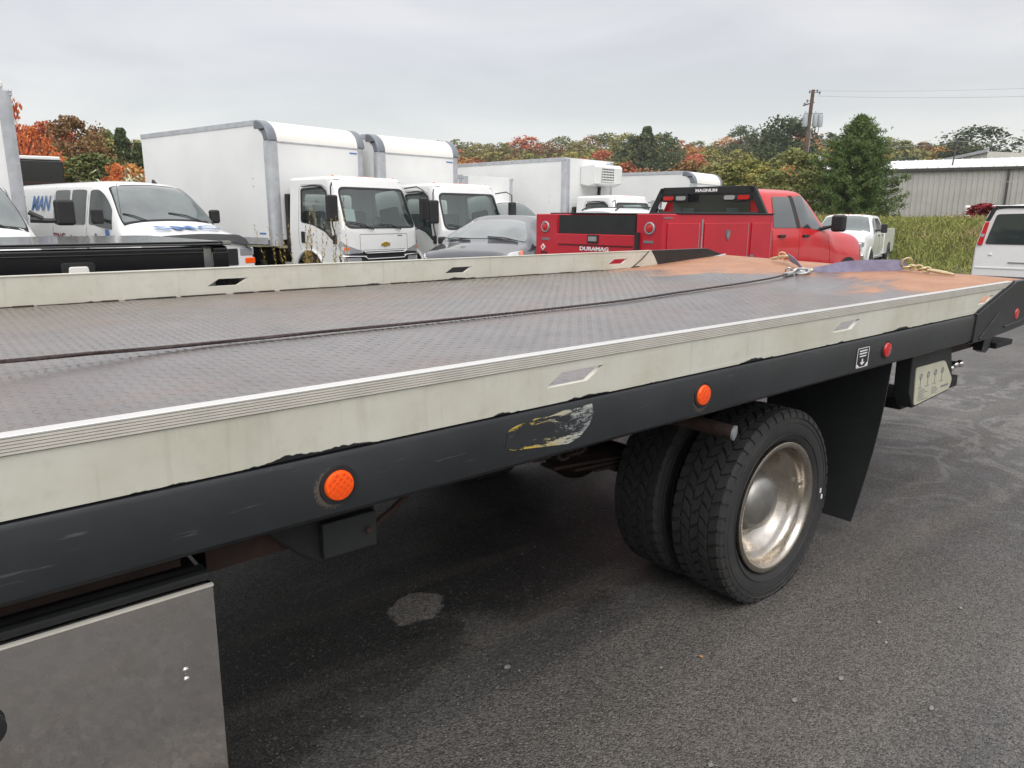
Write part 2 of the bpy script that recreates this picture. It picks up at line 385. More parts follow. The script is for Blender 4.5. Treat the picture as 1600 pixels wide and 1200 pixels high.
# ------------------------------------------------------------------ ground materials
def nodes_of(m):
    m.use_nodes = True; return m.node_tree, m.node_tree.nodes['Principled BSDF'], m.node_tree.links.new
def noise_stretch(nn, L, O, sc, s):
    q = nn('ShaderNodeMapping'); q.inputs['Scale'].default_value = sc; q.inputs['Rotation'].default_value = (0, 0, -.35); L(O, q.inputs[0]); n = nn('ShaderNodeTexNoise'); n.inputs['Scale'].default_value = s; n.inputs['Detail'].default_value = 5; n.inputs['Distortion'].default_value = .5; L(q.outputs[0], n.inputs[0]); return n.outputs[0]
def asphalt_mat():
    m = bpy.data.materials.new('asphalt'); t, b, L = nodes_of(m); nn = t.nodes.new
    tc = nn('ShaderNodeTexCoord'); O = tc.outputs['Object']
    def noise(sc, det=4, ro=.55, dist=0):
        n = nn('ShaderNodeTexNoise'); n.inputs['Scale'].default_value = sc; n.inputs['Detail'].default_value = det; n.inputs['Roughness'].default_value = ro; n.inputs['Distortion'].default_value = dist; L(O, n.inputs[0]); return n.outputs[0]
    def rng(i, a, b_, c, d):
        r = nn('ShaderNodeMapRange'); r.inputs[1].default_value = a; r.inputs[2].default_value = b_; r.inputs[3].default_value = c; r.inputs[4].default_value = d; L(i, r.inputs[0]); return r.outputs[0]
    def mix(f, a, c, bt='MIX'):
        x = nn('ShaderNodeMix'); x.data_type = 'RGBA'; x.blend_type = bt
        for s, v in (('Factor', f), ('A', a), ('B', c)):
            if isinstance(v, (int, float)): x.inputs[s].default_value = v if s == 'Factor' else (v, v, v, 1)
            elif isinstance(v, tuple): x.inputs[s].default_value = (*v, 1)
            else: L(v, x.inputs[s])
        return x.outputs['Result']
    vo = nn('ShaderNodeTexVoronoi'); vo.inputs['Scale'].default_value = 155; L(O, vo.inputs[0])
    vc = nn('ShaderNodeTexVoronoi'); vc.inputs['Scale'].default_value = 155; L(O, vc.inputs[0])
    sepc = nn('ShaderNodeSeparateColor'); L(vc.outputs['Color'], sepc.inputs[0])
    agg = rng(sepc.outputs[0], 0, 1, .55, 1.85)
    pale = rng(sepc.outputs[1], .94, 1.0, 0, 1)
    big = noise(.55, 5, .6, .6); mid = noise(2.6, 5, .6); fine = noise(35, 3)
    base = mix(rng(big, .35, .68, 0, 1), (.052, .051, .051), (.084, .081, .078))
    base = mix(rng(mid, .45, .75, 0, .45), base, (.100, .092, .080))
    # pale patch of dry asphalt and the damp oil stain that runs under the bed
    def blob(cx, cy, rx, ry, wob, sc, e0, e1):
        mp = nn('ShaderNodeMapping'); mp.vector_type = 'TEXTURE'; mp.inputs['Location'].default_value = (cx, cy, 0); mp.inputs['Scale'].default_value = (rx, ry, 1); L(O, mp.inputs[0])
        ln = nn('ShaderNodeVectorMath'); ln.operation = 'LENGTH'
        sx = nn('ShaderNodeSeparateXYZ'); L(mp.outputs[0], sx.inputs[0]); cx_ = nn('ShaderNodeCombineXYZ'); L(sx.outputs[0], cx_.inputs[0]); L(sx.outputs[1], cx_.inputs[1]); L(cx_.outputs[0], ln.inputs[0])
        w = nn('ShaderNodeMath'); w.operation = 'MULTIPLY_ADD'; L(noise(sc, 6, .65), w.inputs[0]); w.inputs[1].default_value = wob; L(ln.outputs['Value'], w.inputs[2])
        return rng(w.outputs[0], e0 + wob * .5, e1 + wob * .5, 1, 0)
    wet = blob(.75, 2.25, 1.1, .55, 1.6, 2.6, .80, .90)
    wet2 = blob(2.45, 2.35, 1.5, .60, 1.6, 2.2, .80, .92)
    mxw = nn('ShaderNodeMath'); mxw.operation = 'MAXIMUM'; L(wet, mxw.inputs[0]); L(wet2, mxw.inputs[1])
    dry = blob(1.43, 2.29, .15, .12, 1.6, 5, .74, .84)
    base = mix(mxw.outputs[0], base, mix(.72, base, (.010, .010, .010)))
    base = mix(dry, base, (.19, .178, .162))
    dust = blob(2.3, 1.15, 1.5, .45, 1.2, 1.6, .3, 1.4)
    base = mix(dust, base, mix(.5, base, (.085, .072, .056)))
    trk = noise_stretch(nn, L, O, (.35, 3.2, 1), 1.3); base = mix(rng(trk, .50, .68, 0, .38), base, (.125, .112, .095))
    base = mix(rng(noise_stretch(nn, L, O, (.5, 2.4, 1), .8), .52, .66, 0, .42), base, (.040, .038, .037))
    # pale dried puddle rings beyond the tail
    ringn = noise(1.1, 4, .5, 1.4)
    rr = nn('ShaderNodeMath'); rr.operation = 'SINE'; ml = nn('ShaderNodeMath'); ml.operation = 'MULTIPLY'; ml.inputs[1].default_value = 34; L(ringn, ml.inputs[0]); L(ml.outputs[0], rr.inputs[0])
    mk = blob(6.4, 2.0, 2.4, 2.0, .8, 1.3, .6, 1.2); ml2 = nn('ShaderNodeMath'); ml2.operation = 'MULTIPLY'; L(rng(rr.outputs[0], .2, 1, 0, .42), ml2.inputs[0]); L(mk, ml2.inputs[1])
    base = mix(ml2.outputs[0], base, (.19, .185, .178))
    col = mix(1.0, base, nn_rgb(nn, L, agg), 'MULTIPLY')
    col = mix(pale, col, (.17, .165, .155))
    v3 = nn('ShaderNodeTexVoronoi'); v3.inputs['Scale'].default_value = 52; L(O, v3.inputs[0]); s3 = nn('ShaderNodeSeparateColor'); L(v3.outputs['Color'], s3.inputs[0])
    big_st = nn('ShaderNodeMath'); big_st.operation = 'MULTIPLY'; L(rng(s3.outputs[0], .93, .95, 0, .8), big_st.inputs[0]); L(rng(v3.outputs['Distance'], .25, .45, 1, 0), big_st.inputs[1])
    col = mix(big_st.outputs[0], col, mix(s3.outputs[1], (.05, .048, .045), (.17, .16, .145)))
    L(col, b.inputs['Base Color'])
    rgh = nn('ShaderNodeMath'); rgh.operation = 'SUBTRACT'; L(rng(mid, .35, .7, .50, .78), rgh.inputs[0]); rm = nn('ShaderNodeMath'); rm.operation = 'MULTIPLY'; rm.inputs[1].default_value = .12; L(mxw.outputs[0], rm.inputs[0]); L(rm.outputs[0], rgh.inputs[1]); L(rgh.outputs[0], b.inputs['Roughness'])
    b.inputs['Specular IOR Level'].default_value = .5
    hs = nn('ShaderNodeMath'); hs.operation = 'MULTIPLY_ADD'; hs.inputs[1].default_value = .6; L(fine, hs.inputs[0]); L(rng(vo.outputs['Distance'], 0, .7, 1, 0), hs.inputs[2])
    bp = nn('ShaderNodeBump'); bp.inputs['Strength'].default_value = .8; bp.inputs['Distance'].default_value = .004; L(hs.outputs[0], bp.inputs['Height']); L(bp.outputs[0], b.inputs['Normal'])
    return m
def nn_rgb(nn, L, v):
    c = nn('ShaderNodeCombineColor'); [L(v, c.inputs[i]) for i in range(3)]; return c.outputs[0]
M['asphalt'] = asphalt_mat()
M['soil'] = mat('weedy_ground', (.055, .065, .022), .95, var2=(.10, .085, .045), vscale=.8, bump=.5, bscale=8)

# ------------------------------------------------------------------ terrain
def sst(a, b, x):
    t = min(max((x - a) / (b - a), 0), 1); return t * t * (3 - 2 * t)
def bankx(X, Y): return X + .45 * (Y - 10)
def ground(X, Y):
    z = -.016 * max(0.0, min(X, 32) - 8)
    b = bankx(X, Y)
    bank = 1.62 * sst(27.6, 37, b)
    north = 1.2 * sst(30, 44, Y - .1 * X)
    z += max(bank, north)
    d = math.hypot(X, Y)
    z += (17.0 * sst(100, 260, d)) * (.72 + .28 * sst(16, 24, math.degrees(math.atan2(Y, X))))
    return z
def sheet(name, xs, ys, off, material, keep=None):
    V_ = [(x, y, ground(x, y) + off) for x in xs for y in ys]; n = len(ys)
    F_ = [(i * n + j, (i + 1) * n + j, (i + 1) * n + j + 1, i * n + j + 1) for i in range(len(xs) - 1) for j in range(n - 1)
          if keep is None or keep((xs[i] + xs[i + 1]) / 2, (ys[j] + ys[j + 1]) / 2)]
    me = bpy.data.meshes.new(name); me.from_pydata(V_, [], F_); me.update(); me.materials.append(material); me.shade_smooth()
    o = bpy.data.objects.new(name, me); COL.objects.link(o); o['kind'] = 'structure'; return o
gx = sorted(set(list(np.arange(-900, -60, 60)) + list(np.arange(-60, 60, 1.5)) + list(np.arange(60, 300, 8)) + list(np.arange(300, 1400, 70))))
sheet('terrain', gx, gx, -.02, M['soil'])
# parking lot: the same ground as a fine sheet of asphalt; its edge follows the foot of the weedy bank
lot_x = sorted(set(list(np.arange(-20, 30.01, .5)))); lot_y = list(np.arange(-14, 34.01, .5))
sheet('parking_lot', lot_x, lot_y, 0.0, M['asphalt'], keep=lambda x, y: bankx(x, y) < 27.9 and y - .1 * x < 30.5)

# ------------------------------------------------------------------ tow truck
TT = empty('flatbed_tow_truck', (0, 1.335, 0), 0, 'long flatbed tow truck with wet rusty diamond plate deck and scuffed black side beam', 'tow truck')
BZ = 1.059; BR = (R(1.6), 0, 0)
def bed(mb, name, m, **k): return mb.build(name, m, TT, loc=(0, 0, BZ), rot=BR, **k)
X0, XK, XE = -2.6, 4.4, 5.68
def deckw(x): return .062 * sst(XK - .25, XE + .35, x) * 1.25

def deck_mat():
    m = bpy.data.materials.new('diamond_plate'); t, b, L = nodes_of(m); nn = t.nodes.new
    tc = nn('ShaderNodeTexCoord'); O = tc.outputs['Object']
    def noise(sc, det=5, ro=.6, mp=None, dist=0):
        n = nn('ShaderNodeTexNoise'); n.inputs['Scale'].default_value = sc; n.inputs['Detail'].default_value = det; n.inputs['Roughness'].default_value = ro; n.inputs['Distortion'].default_value = dist
        if mp:
            q = nn('ShaderNodeMapping'); q.inputs['Scale'].default_value = mp; L(O, q.inputs[0]); L(q.outputs[0], n.inputs[0])
        else: L(O, n.inputs[0])
        return n.outputs[0]
    def rng(i, a, b_, c, d):
        r = nn('ShaderNodeMapRange'); r.inputs[1].default_value = a; r.inputs[2].default_value = b_; r.inputs[3].default_value = c; r.inputs[4].default_value = d; L(i, r.inputs[0]); return r.outputs[0]
    def mix(f, a, c):
        x = nn('ShaderNodeMix'); x.data_type = 'RGBA'
        for s, v in (('Factor', f), ('A', a), ('B', c)):
            if isinstance(v, (int, float)): x.inputs[s].default_value = v
            elif isinstance(v, tuple): x.inputs[s].default_value = (*v, 1)
            else: L(v, x.inputs[s])
        return x.outputs['Result']
    def ma(op, a, c):
        q = nn('ShaderNodeMath'); q.operation = op
        for i, v in enumerate((a, c)):
            if isinstance(v, (int, float)): q.inputs[i].default_value = v
            else: L(v, q.inputs[i])
        return q.outputs[0]
    sp = nn('ShaderNodeSeparateXYZ'); L(O, sp.inputs[0])
    n1 = noise(.9, 6, .6, (1, 1.6, 1), .5); n2 = noise(5, 6, .65)
    base = mix(rng(n2, .35, .7, 0, 1), (.120, .096, .088), (.058, .043, .038))
    base = mix(rng(n1, .48, .68, 0, .7), base, (.16, .095, .065))
    # rust: tail section (orange brown), ragged edge; a tongue of bare wet steel runs out between
    edge = ma('ADD', sp.outputs['X'], ma('MULTIPLY', ma('SUBTRACT', noise(1.6, 6, .6, (1, 2, 1), .8), .5), 2.4))
    yy = ma('ABSOLUTE', ma('SUBTRACT', sp.outputs['Y'], 1.25), 0)
    edge = ma('ADD', edge, ma('MULTIPLY', yy, .75))
    rust = rng(edge, 4.95, 5.35, 0, 1)
    rcol = mix(rng(n2, .3, .7, 0, 1), (.46, .235, .135), (.34, .16, .085))
    col = mix(rust, base, rcol)
    yc = rng(sp.outputs['X'], .05, .8, 1.105, 1.183)  # thin dark line: oily trace, then the cable's shadow painted into the deck
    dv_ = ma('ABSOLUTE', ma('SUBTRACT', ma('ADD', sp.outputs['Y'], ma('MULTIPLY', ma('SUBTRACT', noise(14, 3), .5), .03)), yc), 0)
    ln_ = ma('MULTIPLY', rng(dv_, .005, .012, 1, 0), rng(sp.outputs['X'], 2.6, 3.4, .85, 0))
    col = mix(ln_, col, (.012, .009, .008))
    L(col, b.inputs['Base Color'])
    r0 = rng(n1, .3, .7, .24, .46); 
    L(ma('ADD', r0, ma('MULTIPLY', rust, .22)), b.inputs['Roughness'])
    b.inputs['Metallic'].default_value = .25
    b.inputs['Specular IOR Level'].default_value = .7
    b.inputs['Coat Weight'].default_value = .75; b.inputs['Coat Roughness'].default_value = .22; b.inputs['Coat IOR'].default_value = 1.7
    L(ma('SUBTRACT', .75, ma('MULTIPLY', rust, .65)), b.inputs['Coat Weight'])
    bp = nn('ShaderNodeBump'); bp.inputs['Strength'].default_value = .35; bp.inputs['Distance'].default_value = .004; L(noise(90, 3), bp.inputs['Height']); L(bp.outputs[0], b.inputs['Normal'])
    return m
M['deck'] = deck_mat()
# plate
mb = MB(); xs = list(np.arange(X0, XK - .3, .5)) + list(np.arange(XK - .3, XE + .001, .1)) + [XE]
vs = []; 
for x in xs:
    for v in (.028, 1.3, 2.562): vs.append((x, v, deckw(x)))
for x in xs:
    for v in (.028, 1.3, 2.562): vs.append((x, v, deckw(x) - .008))
n = len(xs) * 3; fs = []
for i in range(len(xs) - 1):
    for j in (0, 1):
        a = i * 3 + j; fs.append((a, a + 3, a + 4, a + 1)); fs.append((n + a, n + a + 1, n + a + 4, n + a + 3))
e0 = (len(xs) - 1) * 3; fs += [(e0, e0 + 1, n + e0 + 1, n + e0), (e0 + 1, e0 + 2, n + e0 + 2, n + e0 + 1)]
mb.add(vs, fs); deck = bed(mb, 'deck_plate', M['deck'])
# raised tread lugs of the plate: real relief, far more than can be picked out singly
rg = np.random.default_rng(3); px, py = .0295, .0295
nxl, nyl = int((5.66 - X0) / px), int(2.50 / py)
ii, jj = np.meshgrid(np.arange(nxl), np.arange(nyl), indexing='ij'); ii = ii.ravel(); jj = jj.ravel()
cx = X0 + .015 + ii * px; cy = .045 + jj * py; ang = np.where((ii + jj) % 2 == 0, R(45), R(-45))
wear = rg.uniform(.6, 1.0, len(cx)); hl, hw_, hh = .0135, .0045, .0017
ca, sa = np.cos(ang), np.sin(ang)
dwv = np.array([deckw(x) for x in (X0 + .015 + np.arange(nxl) * px)])[ii]
P_ = [(-hl, 0, 0), (0, -hw_, 0), (hl, 0, 0), (0, hw_, 0), (-hl * .45, 0, hh), (hl * .45, 0, hh)]
V6 = np.zeros((len(cx), 6, 3))
for k, (a, b_, c) in enumerate(P_):
    V6[:, k, 0] = cx + a * ca - b_ * sa; V6[:, k, 1] = cy + a * sa + b_ * ca; V6[:, k, 2] = dwv + (c * wear if c else -.0002)
tri = np.array([[0, 1, 4], [1, 5, 4], [1, 2, 5], [2, 3, 5], [3, 4, 5], [3, 0, 4]])
F6 = (tri[None] + (np.arange(len(cx)) * 6)[:, None, None]).reshape(-1, 3)
me = bpy.data.meshes.new('tread_pattern'); me.vertices.add(len(cx) * 6); me.vertices.foreach_set('co', V6.ravel())
me.loops.add(F6.size); me.loops.foreach_set('vertex_index', F6.ravel().astype(np.int32)); me.polygons.add(len(F6)); me.polygons.foreach_set('loop_start', (np.arange(len(F6)) * 3).astype(np.int32)); me.polygons.foreach_set('loop_total', np.full(len(F6), 3, np.int32)); me.update(calc_edges=True); me.validate()
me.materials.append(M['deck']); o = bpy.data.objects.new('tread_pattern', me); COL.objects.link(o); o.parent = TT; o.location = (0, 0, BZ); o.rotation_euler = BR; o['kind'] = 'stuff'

# rails
def rail_mat():
    m = bpy.data.materials.new('weathered_aluminium_rail'); t, b, L = nodes_of(m); nn = t.nodes.new
    tc = nn('ShaderNodeTexCoord'); O = tc.outputs['Object']; sp = nn('ShaderNodeSeparateXYZ'); L(O, sp.inputs[0])
    def noise(sc, det=5, mp=None):
        n = nn('ShaderNodeTexNoise'); n.inputs['Scale'].default_value = sc; n.inputs['Detail'].default_value = det; n.inputs['Roughness'].default_value = .6
        if mp:
            q = nn('ShaderNodeMapping'); q.inputs['Scale'].default_value = mp; L(O, q.inputs[0]); L(q.outputs[0], n.inputs[0])
        else: L(O, n.inputs[0])
        return n.outputs[0]
    def mix(f, a, c):
        x = nn('ShaderNodeMix'); x.data_type = 'RGBA'
        for s, v in (('Factor', f), ('A', a), ('B', c)):
            if isinstance(v, (int, float)): x.inputs[s].default_value = v
            elif isinstance(v, tuple): x.inputs[s].default_value = (*v, 1)
            else: L(v, x.inputs[s])
        return x.outputs['Result']
    def rng(i, a, b_, c, d):
        r = nn('ShaderNodeMapRange'); r.inputs[1].default_value = a; r.inputs[2].default_value = b_; r.inputs[3].default_value = c; r.inputs[4].default_value = d; L(i, r.inputs[0]); return r.outputs[0]
    base = mix(rng(noise(3.5), .35, .68, 0, 1), (.64, .635, .56), (.54, .53, .435))
    base = mix(rng(noise(22, 4), .55, .75, 0, .25), base, (.38, .36, .29))
    base = mix(rng(noise(1.0, 5, (3, 3, .6)), .60, .72, 0, .4), base, (.34, .35, .37)); base = mix(rng(noise(1.0, 6, (26, 26, 2.0)), .56, .74, 0, .38), base, (.36, .34, .27)); base = mix(rng(noise(1.0, 6, (.8, .8, 30)), .60, .68, 0, .3), base, (.72, .72, .69))
    # black overspray / chipped paint creeping up from the joint with the beam
    h = nn('ShaderNodeMath'); h.operation = 'MULTIPLY_ADD'; L(noise(1.0, 5, (2.6, 2.6, 1)), h.inputs[0]); h.inputs[1].default_value = -.085; L(sp.outputs['Z'], h.inputs[2])
    h2 = nn('ShaderNodeMath'); h2.operation = 'MULTIPLY_ADD'; L(noise(60, 3), h2.inputs[0]); h2.inputs[1].default_value = -.008; L(h.outputs[0], h2.inputs[2])
    paint = rng(h2.outputs[0], -.0500, -.0485, 1, 0)
    col = mix(paint, base, (.012, .012, .013)); L(col, b.inputs['Base Color'])
    b.inputs['Metallic'].default_value = .15; b.inputs['Roughness'].default_value = .48
    bp = nn('ShaderNodeBump'); bp.inputs['Strength'].default_value = .15; bp.inputs['Distance'].default_value = .004; L(noise(40, 3), bp.inputs['Height']); L(bp.outputs[0], b.inputs['Normal'])
    return m
M['rail'] = rail_mat()
M['rib'] = mat('rib_trim_aluminium', (.74, .71, .64), .35, .3, var=.12, vscale=9)
SL = [-1.68, -.226, 1.226, 2.69, 4.145]
def slots(mb, y0, y1, xa, xb, wl, wh, sk=.062, ln=.152):
    """middle band of the rail between w=wl and wh with parallelogram slots left open"""
    cur_l, cur_h = xa, xa
    for s in SL:
        if s < xa or s + ln + sk > xb - .05: continue
        mb.prism([(cur_l, wl), (s, wl), (s + sk, wh), (cur_h, wh)], 1, y0, y1); cur_l, cur_h = s + ln, s + sk + ln
    mb.prism([(cur_l, wl), (xb + (wl - .005) / .128 * .47 - .47 + .47, wl), (xb + (wh - .005) / .128 * .47, wh), (cur_h, wh)], 1, y0, y1)
def endx(w): return 4.157 + (w - .006) / .128 * .475
near = MB()
near.prism([(X0, -.002), (endx(-.002), -.002), (endx(.042), .042), (X0, .042)], 1, .001, .016)
cur_l = cur_h = X0
for s in SL[:-1] + [4.16]:
    near.prism([(cur_l, .042), (s, .042), (s + .062, .078), (cur_h, .078)], 1, .001, .016); cur_l, cur_h = s + .152, s + .214
near.prism([(cur_l, .042), (max(cur_l + .005, endx(.042)), .042), (endx(.078), .078), (cur_h, .078)], 1, .001, .016)
near.prism([(X0, .078), (endx(.078), .078), (endx(.102), .102), (X0, .102)], 1, .001, .016)
near.box(X0, endx(.102), .016, .028, -.002, .004)
bed(near, 'side_rail', M['rail'])
ribs = MB()
ribs.box(X0, endx(.103), .004, .018, .102, .129)
for k in range(5):
    z = .1045 + k * .0053; ribs.box(X0, endx(z), -.0030, .006, z, z + .0040)
bed(ribs, 'ribbed_trim', M['rib'])
cap = MB(); cap.box(X0, endx(.131), -.003, .026, .1305, .1345)
bed(cap, 'rail_cap', mat('rail_cap_bright', (.80, .79, .76), .25, .6), bev=.001)
far = MB()
def endf(w): return 4.80 - (w - .017) / .108 * .10 + .0
far.prism([(X0, -.002), (endf(-.002), -.002), (endf(.042), .042), (X0, .042)], 1, 2.54, 2.555)
cur_l = cur_h = X0
for s in SL[:-1] + [4.20]:
    far.prism([(cur_l, .042), (s, .042), (s + .062, .078), (cur_h, .078)], 1, 2.54, 2.555); cur_l, cur_h = s + .152, s + .214
far.prism([(cur_l, .042), (endf(.042), .042), (endf(.078), .078), (cur_h, .078)], 1, 2.54, 2.555)
far.prism([(X0, .078), (endf(.078), .078), (endf(.131), .131), (X0, .131)], 1, 2.54, 2.555)
far.box(X0, endf(.131), 2.536, 2.570, .131, .135)
bed(far, 'side_rail', M['rail'])
wl = MB().tube([(4.47, 2.5375, .008), (4.52, 2.537, .035), (4.58, 2.537, .07), (4.66, 2.538, .128)], .0035, 6); bed(wl, 'weld_seam', M['under'])
dirt = MB(); 
for k in range(90):
    x = X0 + k * .085 + random.uniform(0, .05); 
    if x > 4.4: break
    dirt.box(x, x + random.uniform(.07, .14), 2.5405 - random.uniform(.006, .020), 2.5405, .0005, random.uniform(.0015, .0045))
bed(dirt, 'dirt_line', M['rusty'], kind='stuff')
# black side beam
def beam_mat():
    m = mat('worn_black_beam_paint', (.012, .0135, .016), .40, var2=(.020, .023, .026), vscale=2.2, coat=.18, spec=.4, bump=.12, bscale=18)
    t, b, L = nodes_of(m); nn = t.nodes.new
    b.inputs['Coat Roughness'].default_value = .3
    tc = nn('ShaderNodeTexCoord'); O = tc.outputs['Object']
    src = b.inputs['Base Color'].links[0].from_socket
    def ringmask(cx, cz, r0, r1, nz):
        sv = nn('ShaderNodeVectorMath'); sv.operation = 'SUBTRACT'; sv.inputs[1].default_value = (cx, 0, cz); L(O, sv.inputs[0])
        sm = nn('ShaderNodeVectorMath'); sm.operation = 'MULTIPLY'; sm.inputs[1].default_value = (1, 0, 1); L(sv.outputs[0], sm.inputs[0])
        ln = nn('ShaderNodeVectorMath'); ln.operation = 'LENGTH'; L(sm.outputs[0], ln.inputs[0])
        n = nn('ShaderNodeTexNoise'); n.inputs['Scale'].default_value = nz; n.inputs['Detail'].default_value = 5; L(O, n.inputs[0])
        mr1 = nn('ShaderNodeMapRange'); mr1.inputs[1].default_value = r0; mr1.inputs[2].default_value = r1; mr1.inputs[3].default_value = .72; mr1.inputs[4].default_value = 0; L(ln.outputs['Value'], mr1.inputs[0])
        a = nn('ShaderNodeMath'); a.operation = 'ADD'; L(mr1.outputs[0], a.inputs[0]); L(n.outputs[0], a.inputs[1])
        mr2 = nn('ShaderNodeMapRange'); mr2.inputs[1].default_value = 1.0; mr2.inputs[2].default_value = 1.08; mr2.inputs[3].default_value = 0; mr2.inputs[4].default_value = .42; L(a.outputs[0], mr2.inputs[0])
        return mr2.outputs[0]
    for cx, cz, r1 in ((.64, -.080, .062), (1.891, -.083, .070), (3.166, -.075, .052)):
        mx = nn('ShaderNodeMix'); mx.data_type = 'RGBA'; mx.inputs['B'].default_value = (.17, .13, .10, 1)
        L(ringmask(cx, cz, .035, r1, 210), mx.inputs['Factor']); L(src, mx.inputs['A']); src = mx.outputs['Result']
    # scratches
    q = nn('ShaderNodeMapping'); q.inputs['Scale'].default_value = (3, 3, 40); q.inputs['Rotation'].default_value = (0, .12, 0); L(O, q.inputs[0])
    n = nn('ShaderNodeTexNoise'); n.inputs['Scale'].default_value = 2.3; n.inputs['Detail'].default_value = 6; L(q.outputs[0], n.inputs[0])
    mr3 = nn('ShaderNodeMapRange'); mr3.inputs[1].default_value = .645; mr3.inputs[2].default_value = .70; mr3.inputs[3].default_value = 0; mr3.inputs[4].default_value = .35; L(n.outputs[0], mr3.inputs[0])
    mx = nn('ShaderNodeMix'); mx.data_type = 'RGBA'; mx.inputs['B'].default_value = (.12, .12, .12, 1); L(mr3.outputs[0], mx.inputs['Factor']); L(src, mx.inputs['A']); src = mx.outputs['Result']
    L(src, b.inputs['Base Color']); return m
M['beam'] = beam_mat()
def beamprof(sgn, off):
    P = [(.0, -.136), (.012, -.148), (.09, -.148), (.09, -.138), (.022, -.138), (.022, -.012), (.03, -.012), (.03, -.004), (.018, -.0035), (.006, -.008), (.0, -.018)]
    return [(off + sgn * a, b) for a, b in P]
b1 = MB().prism([(p[0], p[1]) for p in beamprof(1, -.005)], 0, X0, 4.22); bed(b1, 'side_beam', M['beam'], bev=.002)
b2 = MB().prism([(p[0], p[1]) for p in beamprof(-1, 2.575)], 0, X0, 4.22); bed(b2, 'side_beam', M['beam'])
# tail side plates
def tailplate(y0, y1, sg):
    t = MB()
    if sg > 0: poly = [(4.15, -.152), (4.15, -.004), (4.175, -.001), (4.64, .125), (4.66, .134), (5.42, .134), (5.70, .06), (5.70, -.02), (5.1, -.118), (4.60, -.142), (4.30, -.152)]
    else: poly = [(4.80, .0), (4.70, .134), (5.42, .134), (5.70, .068), (5.70, -.02), (5.1, -.118), (4.2, -.152), (4.2, -.01)]
    t.prism(poly, 1, y0, y1); return t
tp = tailplate(-.012, .018, 1); o = bed(tp, 'tail_side_plate', M['beam'], bev=.003)
rib = MB().bar((4.225, -.014, -.138), (4.46, -.014, -.018), .012, .009, (0, 1, 0)); bed(rib, 'weld_rib', M['beam'], bev=.003)
rib = MB().bar((4.57, -.014, -.105), (4.80, -.014, -.098), .012, .009, (0, 1, 0)).bar((4.79, -.014, -.098), (5.05, -.014, -.06), .012, .009, (0, 1, 0)); bed(rib, 'weld_rib', M['beam'], bev=.003)
capd = MB().bar((4.175, .0, .002), (4.65, .0, .131), .022, .006, (0, 1, 0)); bed(capd, 'edge_cap', M['beam'], bev=.002)
tp = tailplate(2.535, 2.565, -1); bed(tp, 'tail_side_plate', M['beam'], bev=.003)
lipp = MB().tube([(4.82, 2.53, .012), (5.2, 2.53, .03), (5.5, 2.53, .055), (5.68, 2.52, .075)], .008, 6); bed(lipp, 'edge_angle', M['alu'])
tl = MB().box(XE - .02, XE + .03, .03, 2.56, -.05, .068); bed(tl, 'tail_edge', M['beam'])
# crossmembers and subframe
for k in range(19):
    x = X0 + .25 + k * .42
    if x < 5.5: bed(MB().box(x, x + .04, .03, 2.54, -.075, -.009), 'crossmember', M['under'])
for y in (.78, 1.72):
    bed(MB().box(X0, 4.9, y, y + .07, -.20, -.076), 'bed_runner', M['under'])
    MB().box(X0 - .2, 4.6, y + .01, y + .08, .60, .85).build('chassis_rail', M['under'], TT, bev=.01)
for x in (-1.2, .2, 1.6, 3.4, 4.4):
    MB().box(x, x + .08, .86, 1.73, .63, .80).build('chassis_crossmember', M['under'], TT)
# marker lamps with grommets
def marker(X, w, m, r=.0325, dots=True):
    g = MB().lathe([(r * 1.02, .004), (r * 1.28, .004), (r * 1.33, -.002), (r * 1.33, -.008)], (0, 0, 0), (0, -1, 0), 32)
    gg = bed(g, 'lamp_grommet', M['black']); c = Matrix.Rotation(R(1.6), 4, 'X') @ Vector((X, -.005, w)); gg.location = (c.x, c.y, BZ + c.z)
    l = MB().lathe([(r, -.003), (r, .006), (r * .93, .010), (r * .6, .0125), (.0005, .0135)], (0, 0, 0), (0, -1, 0), 32)
    if dots:
        q = r * .33; dt = MB()
        for i in range(-2, 3):
            for j in range(-2, 3):
                if abs(i) <= 2 and abs(j) <= 2 and i * i + j * j < 7:
                    rho_ = q * .98 * math.hypot(i, j) / r; hh_ = .0135 - .0011 * min(rho_ / .6, 1) - .0035 * max(0, rho_ - .6) / .35
                    dt.box(i * q - q * .34, i * q + q * .34, -hh_ - .0009, -hh_ + .003, j * q - q * .34, j * q + q * .34, Matrix.Rotation(R(45), 4, 'Y'))
    ll = l.build('marker_lamp', m, TT, loc=gg.location, rot=BR)
    if dots: dt.build('lens_prisms', M['amber_dark'], ll)
    return ll
marker(.65, -.075, M['amber']); marker(1.891, -.074, M['amber']); marker(3.166, -.074, M['redlens'], .031, False); marker(4.752, -.050, M['redlens'], .031, False)
